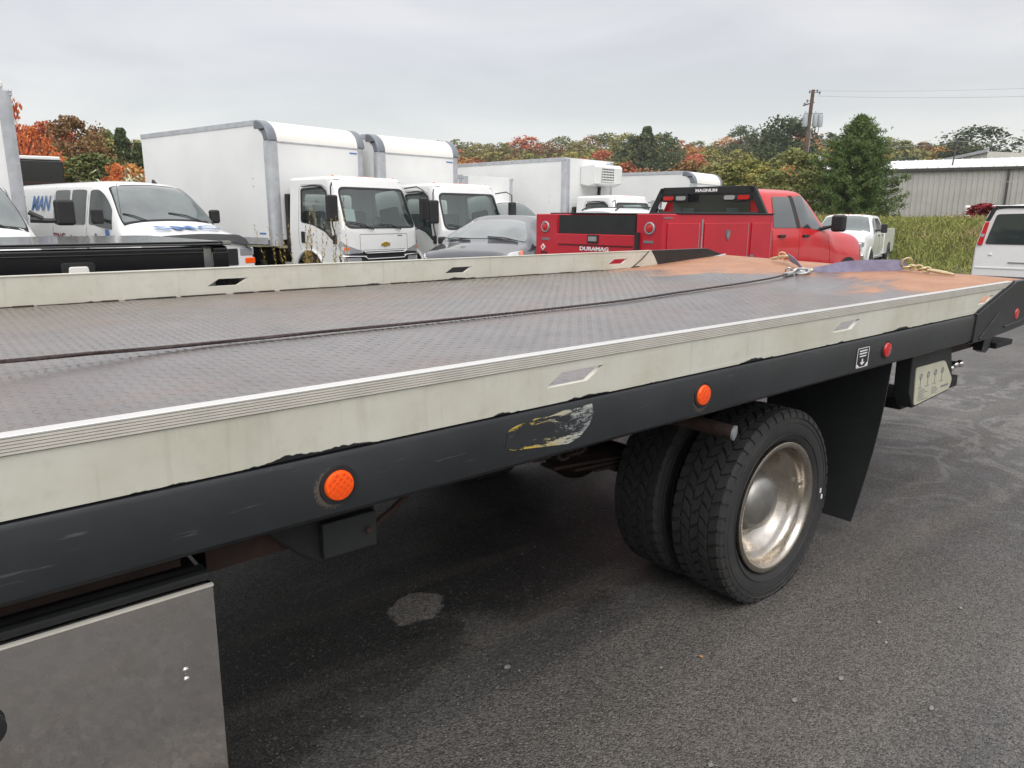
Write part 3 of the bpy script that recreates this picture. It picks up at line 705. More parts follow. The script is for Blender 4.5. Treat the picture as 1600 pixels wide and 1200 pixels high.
# peeled warning decal
def decal_mat():
    m = bpy.data.materials.new('peeled_decal'); t, b, L = nodes_of(m); nn = t.nodes.new
    tc = nn('ShaderNodeTexCoord'); O = tc.outputs['Object']; sp = nn('ShaderNodeSeparateXYZ'); L(O, sp.inputs[0])
    def noise(sc, s, d, r, dist=0, rot=0):
        q = nn('ShaderNodeMapping'); q.inputs['Scale'].default_value = sc; q.inputs['Rotation'].default_value = (0, rot, 0); L(O, q.inputs[0])
        n = nn('ShaderNodeTexNoise'); n.inputs['Scale'].default_value = s; n.inputs['Detail'].default_value = d; n.inputs['Roughness'].default_value = r; n.inputs['Distortion'].default_value = dist; L(q.outputs[0], n.inputs[0]); return n.outputs[0]
    def rng(i, a, b_, c, d):
        r = nn('ShaderNodeMapRange'); r.inputs[1].default_value = a; r.inputs[2].default_value = b_; r.inputs[3].default_value = c; r.inputs[4].default_value = d; L(i, r.inputs[0]); return r.outputs[0]
    def ma(op, a, c):
        q = nn('ShaderNodeMath'); q.operation = op
        for k, v in enumerate((a, c)):
            if isinstance(v, (int, float)): q.inputs[k].default_value = v
            else: L(v, q.inputs[k])
        return q.outputs[0]
    def mix(f, a, c):
        x = nn('ShaderNodeMix'); x.data_type = 'RGBA'; L(f, x.inputs['Factor'])
        for s, v in (('A', a), ('B', c)):
            if isinstance(v, tuple): x.inputs[s].default_value = (*v, 1)
            else: L(v, x.inputs[s])
        return x.outputs['Result']
    edge = rng(ma('ABSOLUTE', ma('ADD', sp.outputs['Z'], .068), 0), .008, .040, -.05, .075)      # scraps cling to the upper and lower margins
    streak = ma('ADD', noise((8, 8, 46), 1.6, 12, .78, .5, .14), edge)
    flake = ma('ADD', noise((30, 30, 60), 1.5, 8, .75, 1.0, .5), rng(sp.outputs['X'], 1.22, 1.38, -.14, .06))
    tint = rng(ma('ADD', sp.outputs['X'], ma('MULTIPLY', noise((9, 9, 9), 1, 4, .6), .2)), 1.28, 1.42, 0, 1)
    scrap = mix(tint, (.50, .36, .06), (.44, .45, .40))
    col = mix(rng(streak, .565, .585, 0, .95), (.020, .023, .026), scrap)
    col = mix(rng(flake, .53, .57, 0, .7), col, (.33, .35, .35))
    L(col, b.inputs['Base Color']); b.inputs['Roughness'].default_value = .5; return m
dm = decal_mat()
d = MB().prism([(1.096, -.088), (1.102, -.045), (1.13, -.036), (1.19, -.028), (1.24, -.031), (1.29, -.024), (1.395, -.022), (1.402, -.05), (1.388, -.080), (1.35, -.110), (1.31, -.118), (1.25, -.112), (1.18, -.104), (1.12, -.098)], 1, -.0062, -.0052); bed(d, 'peeled_decal', dm)
# little sticker with arrow
sk_ = MB().box(2.90, 3.015, -.0062, -.0052, -.126, -.038); bed(sk_, 'warning_sticker', M['black'], label='small black sticker with a white bordered panel and arrow')
s2 = MB()
for a in ((2.908, 3.007, -.0445, -.042), (2.908, 3.007, -.123, -.1205), (2.908, 2.911, -.123, -.042), (3.004, 3.007, -.123, -.042), (2.925, 2.99, -.057, -.052), (2.925, 2.99, -.068, -.063), (2.93, 2.985, -.079, -.0745), (2.952, 2.962, -.104, -.088)): s2.box(a[0], a[1], -.0070, -.0062, a[2], a[3])
s2.prism([(2.937, -.102), (2.977, -.102), (2.957, -.114)], 1, -.0070, -.0062).prism([(2.912, -.119), (2.935, -.119), (2.912, -.105)], 1, -.0070, -.0062).prism([(3.003, -.119), (2.98, -.119), (3.003, -.105)], 1, -.0070, -.0062)
bed(s2, 'sticker_print', M['white_ink'])

# rear wheels (duals)
def tread_tyre(parent, y0, y1, side):
    """tyre with tread blocks, axle along y, flattened at the contact"""
    Rr = .405; yc = (y0 + y1) / 2; hw = (y1 - y0) / 2; mb = MB(); n = 72
    prof = [(.262, -hw * .62), (.272, -hw * .80), (.300, -hw * .97), (.335, -hw), (.365, -hw * .985), (.385, -hw * .93), (.3945, -hw * .84)]
    prof = prof + [(r, -h) for r, h in prof[::-1]]
    mb.lathe(prof, (0, 0, 0), (0, 1, 0), n)
    # moulded sidewall rings
    for rr in (.305, .352, .372):
        for s in (-1, 1): mb.lathe([(rr - .002, s * hw * .975), (rr, s * hw * 1.012), (rr + .002, s * hw * .985)], (0, 0, 0), (0, 1, 0), n)
    # blocks: five rows, zigzag
    rows = [(-.86, -.55, .05), (-.49, -.19, -.09), (-.14, .14, .07), (.19, .49, -.09), (.55, .86, .05)]
    NB = 46
    for ri, (a, b, sk) in enumerate(rows):
        for k in range(NB):
            t0 = 2 * PI * (k + .5 * (ri % 2)) / NB; dt = 2 * PI / NB
            gap = .13 * dt; pts = []
            for (yy, dd) in ((a, -sk), ((a + b) / 2, sk * .35), (b, sk)):
                pts.append((yy * hw, t0 + dd * dt * 3.2 + gap)); 
            for (yy, dd) in ((b, sk), ((a + b) / 2, sk * .35), (a, -sk)):
                pts.append((yy * hw, t0 + dd * dt * 3.2 + dt - gap))
            rt, rb = Rr - .002 * (1 if ri in (0, 4) else 0), .390
            lo = [(rb * math.cos(t), y, rb * math.sin(t)) for y, t in pts]; hi = [(rt * math.cos(t), y * 1.0, rt * math.sin(t)) for y, t in pts]
            mb.add(lo + hi, [(0, 1, 2, 3, 4, 5)[::-1], (6, 7, 8, 9, 10, 11)] + [(i, (i + 1) % 6, 6 + (i + 1) % 6, 6 + i) for i in range(6)])
    # shoulder lugs wrapping onto the sidewall
    for s in (-1, 1):
        for k in range(NB):
            t0 = 2 * PI * (k + .5) / NB; dt = 2 * PI / NB * .36
            q = []
            for t in (t0 - dt, t0 + dt):
                for r, y in ((.399, .86), (.392, .955), (.372, 1.00), (.372, .93), (.388, .84)): q.append((r * math.cos(t), s * y * hw, r * math.sin(t)))
            mb.add(q, [(0, 1, 2, 3, 4), (9, 8, 7, 6, 5)] + [(i, (i + 1) % 5, 5 + (i + 1) % 5, 5 + i) for i in range(5)])
    zc = .385; nv = []
    for (x, y, z) in mb.v:
        zz = z + zc
        if zz < .003: x = x * (1 + (.003 - zz) * .8); zz = .003 - (0.003 - zz) * .02; 
        b = max(0, (.09 - zz)) / .09; y = y * (1 + .05 * b * b)
        nv.append((x, y, max(zz, .001) - zc))
    mb.v = nv
    o = mb.build('tyre', M['rubber'], parent, ang=30); o.location = (0, yc, 0); return o
def dual(x, yo, side, prefix):
    """side -1: outer wheel faces -y; yo = y of the outer sidewall in truck space"""
    w = bpy.data.objects.new('wheel', None); COL.objects.link(w); w.parent = TT; w.location = (x, 0, .385)
    s = side
    tread_tyre(w, min(yo, yo - s * .235), max(yo, yo - s * .235), s)
    ax = (0, s, 0)
    c = (0, yo - s * .008, 0)
    rim = MB().lathe([(.262, -.045), (.268, -.022), (.272, -.006), (.271, .002), (.264, .005), (.252, .003), (.244, -.006), (.239, -.030), (.236, -.050), (.228, -.060), (.216, -.066), (.205, -.074), (.188, -.098), (.168, -.116), (.150, -.124), (.128, -.127), (.10, -.127)], c, ax, 72)
    rim.build('rim', M['wheelmetal'], w, ang=50)
    hc = MB().lathe([(.134, -.127), (.131, -.119), (.124, -.112), (.121, -.096), (.115, -.078), (.102, -.062), (.082, -.050), (.055, -.042), (.028, -.038), (.0005, -.037)], c, ax, 48); hc.build('hub_cap', M['hubmetal'], w, ang=50)
    for (px_, pz_) in ((.276, -.004), (.290, -.034)): MB().box(-.005, .005, -.001, .001, -.010, .010).build('chalk_mark', M['white_ink'], w, loc=(px_ + .052, yo - s * (-.001), pz_)) if s < 0 else None
    vst = MB().tube([(.235, yo - s * .06, .02), (.215, yo - s * .035, .03)], .004, 6); vst.build('valve_stem', M['chrome'], w)
    w2 = bpy.data.objects.new('wheel', None); COL.objects.link(w2); w2.parent = TT; w2.location = (x, 0, .385)
    yi = yo - s * .30
    tread_tyre(w2, min(yi, yi - s * .235), max(yi, yi - s * .235), s)
    MB().lathe([(.268, -.01), (.25, -.04), (.24, -.15), (.1, -.19), (.0005, -.19)], (0, yi, 0), ax, 40).build('rim', M['under'], w2)
    return w
M['wheelmetal'] = mat('polished_wheel_alloy', (.54, .505, .455), .25, 1.0, var2=(.38, .335, .28), vscale=9, rvar=.09, bump=.08, bscale=30)
M['hubmetal'] = mat('hub_cap_satin', (.36, .35, .33), .40, .85, var=.25, vscale=12)
wn = dual(2.61, .105, -1, 'n'); dual(2.61, 2.54 - .06, 1, 'f')
# white dabs of tyre marker on the sidewall
ax_ = MB().lathe([(.12, 0), (.12, 2.1)], (2.61, .30, .385), (0, 1, 0), 20); ax_ = MB().tube([(2.61, .35, .385), (2.61, 2.2, .385)], .065, 12); ax_.build('rear_axle', M['under'], TT)
MB().sphere((2.61, 1.27, .385), .19, 16, (1, .9, 1)).build('differential', M['rusty'], TT)
MB().tube([(-2.2, 1.27, .52), (2.5, 1.27, .42)], .045, 10).build('driveshaft', M['rusty'], TT)
for y in (.66, 1.80):
    lf = MB()
    for k in range(5):
        L_ = .72 - k * .12; zz = .50 + k * -.014
        lf.bar((2.61 - L_, y + .04, zz + .06 * (L_ / .72) ** 2), (2.61, y + .04, zz), .075, .012); lf.bar((2.61, y + .04, zz), (2.61 + L_, y + .04, zz + .06 * (L_ / .72) ** 2), .075, .012)
    lf.build('leaf_spring', M['rusty'], TT)
# mud flaps
for y0, y1 in ((.045, .66), (1.90, 2.50)):
    fl = MB(); k = 8
    for i in range(k):
        z0, z1 = .11 + i * .1, .11 + (i + 1) * .1; xo0 = 3.35 + .05 * math.sin(i / k * 3.0); xo1 = 3.35 + .05 * math.sin((i + 1) / k * 3.0)
        s0 = .10 * (1 - i / k) if y0 < 1 else 0; s1 = .10 * (1 - (i + 1) / k) if y0 < 1 else 0
        vs = [(xo0, y0 + s0, z0), (xo0, y1, z0), (xo1, y1, z1), (xo1, y0 + s1, z1)]; vs += [(a + .008, b, c) for a, b, c in vs]
        fl.add(vs, [(0, 1, 2, 3), (7, 6, 5, 4), (0, 4, 5, 1), (1, 5, 6, 2), (2, 6, 7, 3), (3, 7, 4, 0)])
    fl.build('mud_flap', M['satin_black'], TT)
# stub pipe under the beam, its bracket and grey end cap
MB().tube([(2.20, .075, .785), (2.16, .20, .80), (2.10, .75, .815)], .026, 14).build('stub_pipe', M['rusty'], TT)
MB().lathe([(.027, -.002), (.027, .006), (.02, .008), (.0005, .008)], (2.20, .075, .785), (.3, -1, -.1), 14).build('pipe_end', M['galv'], TT)
# hanging bracket under the beam, cable and guard pan
def tp2(mb, name, m, **k): return mb.build(name, m, TT, **k)
tp2(MB().prism([(.52, .88), (.60, .80), (.66, .755), (.80, .765), (.80, .86), (1.0, .90), (1.0, .92), (.52, .92)], 1, .12, .34), 'support_bracket', M['under'], bev=.006)
tp2(MB().box(.655, .79, .095, .118, .775, .86), 'bracket_plate', M['satin_black'], bev=.004)
tp2(MB().lathe([(.008, 0), (.008, .01), (.0005, .01)], (.765, .094, .82), (0, -1, 0), 8), 'bracket_bolt', M['rusty'])
tp2(MB().tube([(.80, .14, .80), (.86, .14, .83), (.95, .16, .872), (1.1, .2, .90)], .008, 8), 'brake_cable', M['rusty'])
tp2(MB().box(.42, .62, .15, .60, .80, .90), 'rusty_frame_strip', M['rusty'])
# chain and winch line tucked below
ch = MB()
for k in range(7): ch.torus((1.36 + k * .035, .16 + .01 * (k % 2), .845 + .012 * math.sin(k * 1.3)), .018, .005, (0, 1, 0) if k % 2 else (0, .3, 1), 12, 6, 1.3, (1, 0, 0))
tp2(ch, 'hanging_chain', M['rusty'])
tp2(MB().tube([(1.2, .3, .82), (1.75, .34, .80), (2.0, .4, .80)], .03, 10), 'air_line', M['rusty'])
tp2(MB().box(1.05, 2.1, 1.95, 2.4, .30, .90), 'fuel_tank', M['under'], bev=.05)  # unseen tank, enlarged to block the light from beyond the bed
# tool box under the deck, near the camera
M['brushed'] = mat('brushed_aluminium_door', (.74, .71, .68), .035, 1.0, var2=(.70, .67, .64), vscale=1.0, bump=.015, bscale=60, rvar=.015)
TB = bpy.data.objects.new('tool_box', None); COL.objects.link(TB); TB.parent = TT; TB.location = (0, 0, BZ); TB.rotation_euler = BR
MB().box(-.75, .385, .055, .55, -.75, -.215).build('box_body', M['black'], TB)
MB().box(-.72, .397, .030, .054, -.75, -.2305).build('door', M['brushed'], TB, bev=.0015)
MB().box(-.72, .397, .0275, .036, -.2330, -.2285).build('door_edge', M['rib'], TB)
MB().box(-.74, .392, .035, .08, -.212, -.206).box(-.74, .392, .05, .06, -.228, -.206).build('drip_strip', M['satin_black'], TB)
for z in (-.393, -.4135): MB().sphere((0, 0, 0), .0062, 12, (1, .5, 1)).build('rivet', M['chrome'], TB, loc=(.333, .029, z))
MB().lathe([(.030, 0), (.034, .006), (.034, .012), (.02, .016), (.0005, .016)], (.012, .030, -.365), (0, -1, 0), 24).build('latch', M['black'], TB)
bed(MB().box(-.9, .36, .10, .16, -.210, -.150), 'rusty_mount', M['rusty'])
# capacity sign on a black box behind the flap
SB = bpy.data.objects.new('control_box', None); COL.objects.link(SB); SB.parent = TT
MB().prism([(3.60, .93), (3.61, .72), (3.67, .635), (4.09, .66), (4.12, .74), (4.06, .90)], 1, .055, .13).build('box_shell', M['satin_black'], SB, bev=.006)
pl = MB().prism(round_poly([(3.665, .648), (4.085, .672), (4.11, .72), (3.985, .832), (3.645, .835)], .02, 2), 1, .050, .0545); pl.build('instruction_plate', mat('yellowed_plate', (.50, .49, .38), .5, var=.12, vscale=12), SB, label='yellowed instruction plate with little crane diagrams and a serial block')
g = MB()
for k in range(4):
    cx = 3.71 + k * .085; g.torus((cx, .0495, .785), .014, .002, (0, 1, 0), 12, 4); g.box(cx - .002, cx + .002, .0488, .0498, .735, .80); g.box(cx - .02, cx + .02, .0488, .0498, .728, .732)
for k in range(7): g.box(3.70, 3.70 + random.uniform(.06, .12), .0488, .0498, .665 + k * .0085, .668 + k * .0085)
for k in range(4): g.box(3.86, 3.86 + random.uniform(.04, .07), .0488, .0498, .68 + k * .009, .683 + k * .009)
g.box(3.97, 4.06, .0488, .0498, .695, .705); g.build('plate_print', M['grey_ink'], SB)
tp2(MB().tube([(3.68, .08, .875), (4.0, .10, .80), (4.20, .14, .735)], .018, 10), 'lever_rod', M['under'])
for k, (x, y, z) in enumerate(((4.22, .15, .732), (4.30, .155, .726), (4.385, .16, .722), (4.46, .165, .732), (4.55, .17, .726))):
    o = MB().sphere((0, 0, 0), .021, 14).build('control_knob', M['chrome'], TT, loc=(x, y, z)); tp2(MB().tube([(x, y, z), (x - .12, y + .06, z + .03)], .007, 8), 'lever', M['under'])
tp2(MB().box(4.25, 4.34, .1, .22, .64, .70), 'lever_foot', M['under'], bev=.006)
tp2(MB().prism([(4.02, .90), (4.02, .76), (4.12, .70), (4.18, .70), (4.18, .90)], 1, .45, .52), 'tail_bracket', M['under'], bev=.004)
tp2(MB().box(3.95, 4.30, .22, .45, .545, .60).box(4.18, 4.3, .18, .35, .60, .635), 'tow_hitch', M['under'], bev=.006)
# rear crossbar and lamp brackets under the tail
bed(MB().box(4.35, 4.95, .20, 2.3, -.28, -.235), 'rear_step', M['rusty'])
bed(MB().prism([(4.85, -.12), (4.80, -.29), (4.87, -.31), (4.92, -.29), (4.96, -.12)], 1, .14, .19), 'step_bracket', M['beam'], bev=.003)
bed(MB().box(4.97, 5.25, .12, .24, -.295, -.262).bar((4.93, .17, -.20), (5.02, .17, -.26), .02, .02), 'lamp_foot', M['satin_black'], bev=.004)
bed(MB().tube([(4.4, .15, -.16), (4.43, .1, -.20), (4.5, .1, -.205), (4.6, .2, -.17)], .004, 6), 'wire_loop', M['black'])
bed(MB().box(4.6, 4.63, .4, .5, -.23, -.19), 'tail_lamp', M['redlens'])

# ------------------------------------------------------------------ winch line, straps and hooks lying on the deck
rope_m = mat('winch_rope_steel', (.085, .058, .055), .5, .5, var2=(.03, .022, .022), vscale=60)
BM = Matrix.Translation((0, 1.335, BZ)) @ Matrix.Rotation(R(1.6), 4, 'X')
def onbed(o, base=None): o.matrix_world = BM
def ropepath():
    P = [(-2.6, 1.02, .13), (-1.2, 1.06, .09), (0, 1.10, .045), (.43, 1.17, .024), (.75, 1.215, .010), (1.2, 1.215, .009), (1.84, 1.199, .009), (2.82, 1.219, .009), (3.48, 1.298, .010), (4.2, 1.375, .014), (4.6, 1.40, .026), (4.80, 1.41, .042)]
    out = []
    for i in range(len(P) - 1):
        p0 = Vector(P[max(i - 1, 0)]); p1 = Vector(P[i]); p2 = Vector(P[i + 1]); p3 = Vector(P[min(i + 2, len(P) - 1)])
        for j in range(8):
            t = j / 8; out.append(.5 * ((2 * p1) + (p2 - p0) * t + (2 * p0 - 5 * p1 + 4 * p2 - p3) * t * t + (3 * p1 - p0 - 3 * p2 + p3) * t ** 3))
    return out + [Vector(P[-1])]
rp = ropepath(); mb = MB()
# three twisted strands
core = []
dense = []
for a, b in zip(rp[:-1], rp[1:]):
    for j in range(6): dense.append(a.lerp(b, j / 6))
dense.append(rp[-1])
for s in range(5):
    pth = []; dist = 0
    for i, p in enumerate(dense):
        if i: dist += (p - dense[i - 1]).length
        t = dist / .07 * 2 * PI + s * 2 * PI / 5; d = (dense[min(i + 1, len(dense) - 1)] - dense[max(i - 1, 0)]).normalized(); u = d.cross(Vector((0, 0, 1))).normalized(); w = u.cross(d)
        pth.append(p + (u * math.cos(t) + w * math.sin(t)) * .0036)
    mb.tube(pth, .0030, 5)
rope = mb.build('winch_cable', rope_m); tag(rope, 'dark steel winch cable running lengthwise along the wet deck', 'cable'); onbed(rope)
HK = empty('winch_hook', (0, 0, 0)); HK.matrix_world = BM @ Matrix.Translation((4.9, 1.42, .035)); tag(HK, 'grey forged hook at the end of the winch cable on the deck', 'hook')
M['zinc'] = mat('zinc_plated_steel', (.55, .57, .58), .32, .85, var=.25, vscale=30)
M['goldzinc'] = mat('yellow_zinc_steel', (.68, .58, .36), .32, .75, var=.25, vscale=30)
MB().tube([(-.12, 0, 0), (-.05, 0, .005), (-.01, 0, .01)], [.014, .018, .014], 10).build('swage', M['zinc'], HK)
MB().torus((.015, 0, .012), .026, .009, (0, 1, .5), 18, 8).build('eye', M['zinc'], HK)
a_ = [(.10 + .055 * math.cos(t), .0 + .055 * math.sin(t), .015 + .012 * math.cos(t)) for t in [R(190 + i * 27) for i in range(11)]]
MB().tube([(.03, 0, .01)] + a_, [.012] + [.015] * 6 + [.012, .010, .009, .007, .004], 10).build('hook_body', M['zinc'], HK)
MB().bar((.05, .05, .02), (.13, .03, .03), .01, .006).build('latch', M['zinc'], HK)
MB().torus((.06, -.03, .03), .033, .008, (.3, .2, 1), 18, 8).torus((.02, .05, .02), .022, .006, (.6, .4, .4), 16, 8).build('shackle', M['zinc'], HK)
strap_m = mat('faded_violet_strap', (.235, .225, .33), .85, var2=(.17, .16, .23), vscale=14, bump=.2, bscale=400)
def ribbon(mb, P, W, tilt):
    """webbing: path of (x,v,w), width per point, unit direction of its width per point"""
    th = .0022; vs = []
    for i, (p, w, d) in enumerate(zip(P, W, tilt)):
        p = Vector(p); d = Vector(d).normalized(); tg = (Vector(P[min(i + 1, len(P) - 1)]) - Vector(P[max(i - 1, 0)])).normalized(); nrm = tg.cross(d).normalized()
        for s in (-1, -.33, .33, 1):
            vs.append(p + d * w * s / 2 + nrm * th + nrm * .002 * math.cos(s * 3 + i))
        for s in (1, .33, -.33, -1): vs.append(p + d * w * s / 2 - nrm * th + nrm * .002 * math.cos(s * 3 + i))
    k = 8; n = len(P)
    return mb.add(vs, [(i * k + j, i * k + (j + 1) % k, (i + 1) * k + (j + 1) % k, (i + 1) * k + j) for i in range(n - 1) for j in range(k)] + [tuple(range(k)), tuple(range((n - 1) * k, n * k))[::-1]])
SR = empty('bridle_strap', (0, 0, 0)); SR.matrix_world = BM @ Matrix.Translation((5.3, 1.3, .06)); tag(SR, 'faded violet webbing strap with gold chain and hook lying toward the near rail', 'strap', 'webbing straps of the tow bridle')
def rel(P, c): return [(a - c[0], b - c[1], d - c[2]) for a, b, d in P]
c0 = (5.3, 1.3, .06)
P = [(5.05, 1.40, .06), (5.10, 1.365, .062), (5.17, 1.32, .066), (5.24, 1.27, .075), (5.33, 1.20, .088), (5.42, 1.13, .096), (5.50, 1.06, .10), (5.56, 1.00, .105), (5.61, .955, .11)]
Wd = [.022, .035, .06, .085, .09, .088, .088, .082, .06]; Tl = [(0, .1, 1)] + [(.05, .35, .9)] * 4 + [(.05, .25, .95)] * 4
mb = MB(); ribbon(mb, rel(P, c0), Wd, Tl); mb.build('webbing', strap_m, SR)
MB().tube(rel([(4.99, 1.43, .05), (5.03, 1.415, .055), (5.08, 1.38, .06)], c0), .013, 8).build('strap_ferrule', M['goldzinc'], SR)
ringn = MB().torus(rel([(5.60, .95, .125)], c0)[0], .036, .0075, (.6, .7, .25), 20, 8); ringn.build('end_ring', M['goldzinc'], SR)
chain_pts = [(5.555, .93, .095), (5.565, .90, .098), (5.56, .875, .108), (5.55, .845, .10), (5.545, .815, .095), (5.545, .79, .092)]
for k, p in enumerate(chain_pts):
    MB().torus((0, 0, 0), .018, .0062, [(.2, .3, 1), (1, .2, .1)][k % 2], 16, 8, 1.5, (.2, -1, .1)).build('chain_link', M['goldzinc'], SR, loc=rel([p], c0)[0])
MB().tube(rel([(5.54, .78, .09), (5.53, .73, .088), (5.52, .66, .082), (5.515, .60, .076)], c0), [.012, .014, .013, .007], 8).build('grab_hook', M['goldzinc'], SR)
SR2 = empty('bridle_strap', (0, 0, 0)); SR2.matrix_world = BM @ Matrix.Translation((5.3, 1.7, .06)); tag(SR2, 'short violet strap end with gold chain leading toward the far tail corner', 'strap', 'webbing straps of the tow bridle')
c1 = (5.3, 1.7, .06)
P = [(5.06, 1.45, .07), (5.16, 1.53, .085), (5.26, 1.62, .098), (5.36, 1.72, .11), (5.42, 1.77, .115)]; mb = MB()
ribbon(mb, rel(P, c1), [.03, .06, .075, .07, .05], [(0, .3, 1), (.2, .6, .8), (.3, .6, .7), (.3, .5, .8), (.2, .3, 1)]); mb.build('webbing', strap_m, SR2)
for k, p in enumerate([(5.40, 1.78, .105), (5.43, 1.80, .115), (5.45, 1.84, .125), (5.47, 1.86, .11)]):
    MB().torus((0, 0, 0), .019, .0062, [(1, .2, .1), (.2, .3, 1)][k % 2], 16, 8, 1.5, (.3, 1, .1)).build('chain_link', M['goldzinc'], SR2, loc=rel([p], c1)[0])
MB().tube(rel([(5.47, 1.88, .10), (5.49, 1.93, .09), (5.50, 1.97, .085)], c1), [.012, .013, .006], 8).build('grab_hook', M['goldzinc'], SR2)
# ------------------------------------------------------------------ cab-over box trucks
def lcf_S(t, z, off=0.0):
    Wd = 1.0 - .075 * max(0, min(1, (z - 1.25) / .95)) ; Xf = 0 - .035 * max(0, (z - .5)) - .34 * max(0, z - 1.27) + (-.10 * max(0, .5 - z))
    Rr = .17; bow = .045; s = 1 if t >= 0 else -1; a = abs(t); L_ = Wd - Rr
    if a < L_:
        q = a / L_; p = Vector((Xf - bow * q * q, s * a, z)); n = Vector((1, s * .1 * q, .3 if z > 1.27 else .03))
    elif a < L_ + Rr * PI / 2:
        th = (a - L_) / Rr; p = Vector((Xf - bow - Rr + Rr * math.cos(th), s * (L_ + Rr * math.sin(th)), z)); n = Vector((math.cos(th), s * math.sin(th), .1))
    else:
        d = a - L_ - Rr * PI / 2; p = Vector((Xf - bow - Rr - d, s * Wd, z)); n = Vector((0, s, .08))
    return p + n.normalized() * off
def side_t(x, z):
    """front arclength parameter of the side point at distance x (negative) for height z"""
    Wd = 1.0 - .075 * max(0, min(1, (z - 1.25) / .95)); Xf = 0 - .035 * max(0, (z - .5)) - .34 * max(0, z - 1.27) + (-.10 * max(0, .5 - z))
    return (Wd - .17) + .17 * PI / 2 + (Xf - .045 - .17 - x)
def make_lcf_cab(root, visor_paper=True):
    S0 = lambda t, z: lcf_S(t, z)
    TA = lambda z: (1.0 - .075 * max(0, min(1, (z - 1.25) / .95)) - .17) + .17 * PI / 2
    XB = -1.70
    # shell: front with windshield opening, sides with door window and wheel arch, back with rear window, roof
    sh = MB()
    ws = round_poly([(-.90, 1.30), (.90, 1.30), (.835, 2.05), (-.835, 2.05)], .13, 5)
    outer = [(-TA(.42), .42), (TA(.42), .42), (TA(1.25), 1.25), (TA(2.2), 2.2), (0, 2.2), (-TA(2.2), 2.2), (-TA(1.25), 1.25)]
    ring_panel(sh, S0, outer, ws, 6, 72)
    for s in (-1, 1):
        Sx = lambda x, z, s=s: lcf_S(s * side_t(x, z), z)
        def xf(z): return (0 - .035 * max(0, (z - .5)) - .34 * max(0, z - 1.27)) - .045 - .17
        win = round_poly([(-.38, 1.06), (-.62, 1.24), (-1.00, 1.36), (-1.34, 1.40), (-1.36, 2.03), (-.72, 2.05), (-.60, 1.98)], .06, 4)
        win = [(-x_, z_) if False else (x_, z_) for x_, z_ in win]
        arch = [(-1.10 + .44 * math.cos(a), .42 + .44 * math.sin(a)) for a in [R(v) for v in range(0, 181, 20)]]
        out = [(xf(2.2), 2.2), (xf(1.8), 1.8), (xf(1.27), 1.27), (xf(.5), .5), (xf(.42), .42)] + arch + [(XB, .42), (XB, 1.3), (XB, 2.2)]
        ring_panel(sh, Sx, out, win, 4, 72)
    # back
    rw = round_poly([(-.62, 1.42), (.62, 1.42), (.60, 1.95), (-.60, 1.95)], .08, 4)
    ring_panel(sh, lambda y, z: Vector((XB, y, z)), [(-1, .42), (1, .42), (1, 1.25), (.925, 2.2), (-.925, 2.2), (-1, 1.25)], rw, 2, 40)
    # roof: inset rings
    def roofring(k, z):
        pts = []
        for i in range(41):
            t = -TA(2.2) + 2 * TA(2.2) * i / 40; p = lcf_S(t, 2.2); pts.append(p)
        pts.append(Vector((XB, .925, 2.2))); pts.append(Vector((XB, -.925, 2.2))); c = Vector(((XB - .4) / 2 - .1, 0, 2.2))
        return [c + (p - c) * k + Vector((0, 0, z)) for p in pts]
    rings = [roofring(1, 0), roofring(.985, .03), roofring(.955, .052), roofring(.90, .066), roofring(.6, .085)]; n = len(rings[0])
    sh.add([p for r in rings for p in r], [(k * n + i, k * n + (i + 1) % n, (k + 1) * n + (i + 1) % n, (k + 1) * n + i) for k in range(4) for i in range(n)] + [tuple(range(4 * n, 5 * n))])
    body = sh.build('cab', M['white'], root, ang=32)
    # glass
    g = MB(); fill_panel(g, lambda t, z: lcf_S(t, z, -.006), ws, 6, 48); o = g.build('windshield', M['glass'], root)
    gs = MB(); ring_panel(gs, lambda t, z: lcf_S(t, z, .003), round_poly([(-.915, 1.285), (.915, 1.285), (.85, 2.065), (-.85, 2.065)], .14, 5), round_poly([(-.875, 1.325), (.875, 1.325), (.81, 2.025), (-.81, 2.025)], .12, 5), 1, 48); gs.build('windshield_seal', M['black'], root)
    for s in (-1, 1):
        g = MB(); fill_panel(g, lambda x, z: lcf_S(s * side_t(x, z), z, -.006), win, 4, 40); g.build('door_window', M['glass'], root)
        sl_ = MB(); k = [(x_ * 1.0, z_) for x_, z_ in win]; c = (sum(p[0] for p in k) / len(k), sum(p[1] for p in k) / len(k))
        inn = [(c[0] + (x_ - c[0]) * .955, c[1] + (z_ - c[1]) * .945) for x_, z_ in k]; ou = [(c[0] + (x_ - c[0]) * 1.03, c[1] + (z_ - c[1]) * 1.035) for x_, z_ in k]
        ring_panel(sl_, lambda x, z: lcf_S(s * side_t(x, z), z, .003), ou, inn, 1, 40); sl_.build('window_seal', M['black'], root)
        rv = MB().tube([lcf_S(s * side_t(x_, z_), z_, .03) for x_, z_ in ((-1.30, 2.07), (-.95, 2.09), (-.70, 2.07), (-.57, 1.98), (-.50, 1.86))], [.012, .018, .018, .014, .008], 6); rv.build('rain_visor', M['black'], root)
        d = MB(); Sd = lambda x, z: lcf_S(s * side_t(x, z), z, .001)
        seam(d, Sd, [(-.29, .9), (-.33, 1.2), (-.52, 1.8), (-.60, 2.05), (-.75, 2.11), (-1.36, 2.11), (-1.42, 2.0), (-1.42, 1.0), (-1.36, .86)], .0035, 4); d.build('door_gap', M['seam'], root)
        h = MB(); fill_panel(h, lambda x, z: lcf_S(s * side_t(x, z), z, .010), round_poly([(-1.22, 1.00), (-1.34, 1.00), (-1.34, 1.22), (-1.22, 1.22)], .02), 2, 16); h.build('door_handle', M['black'], root)
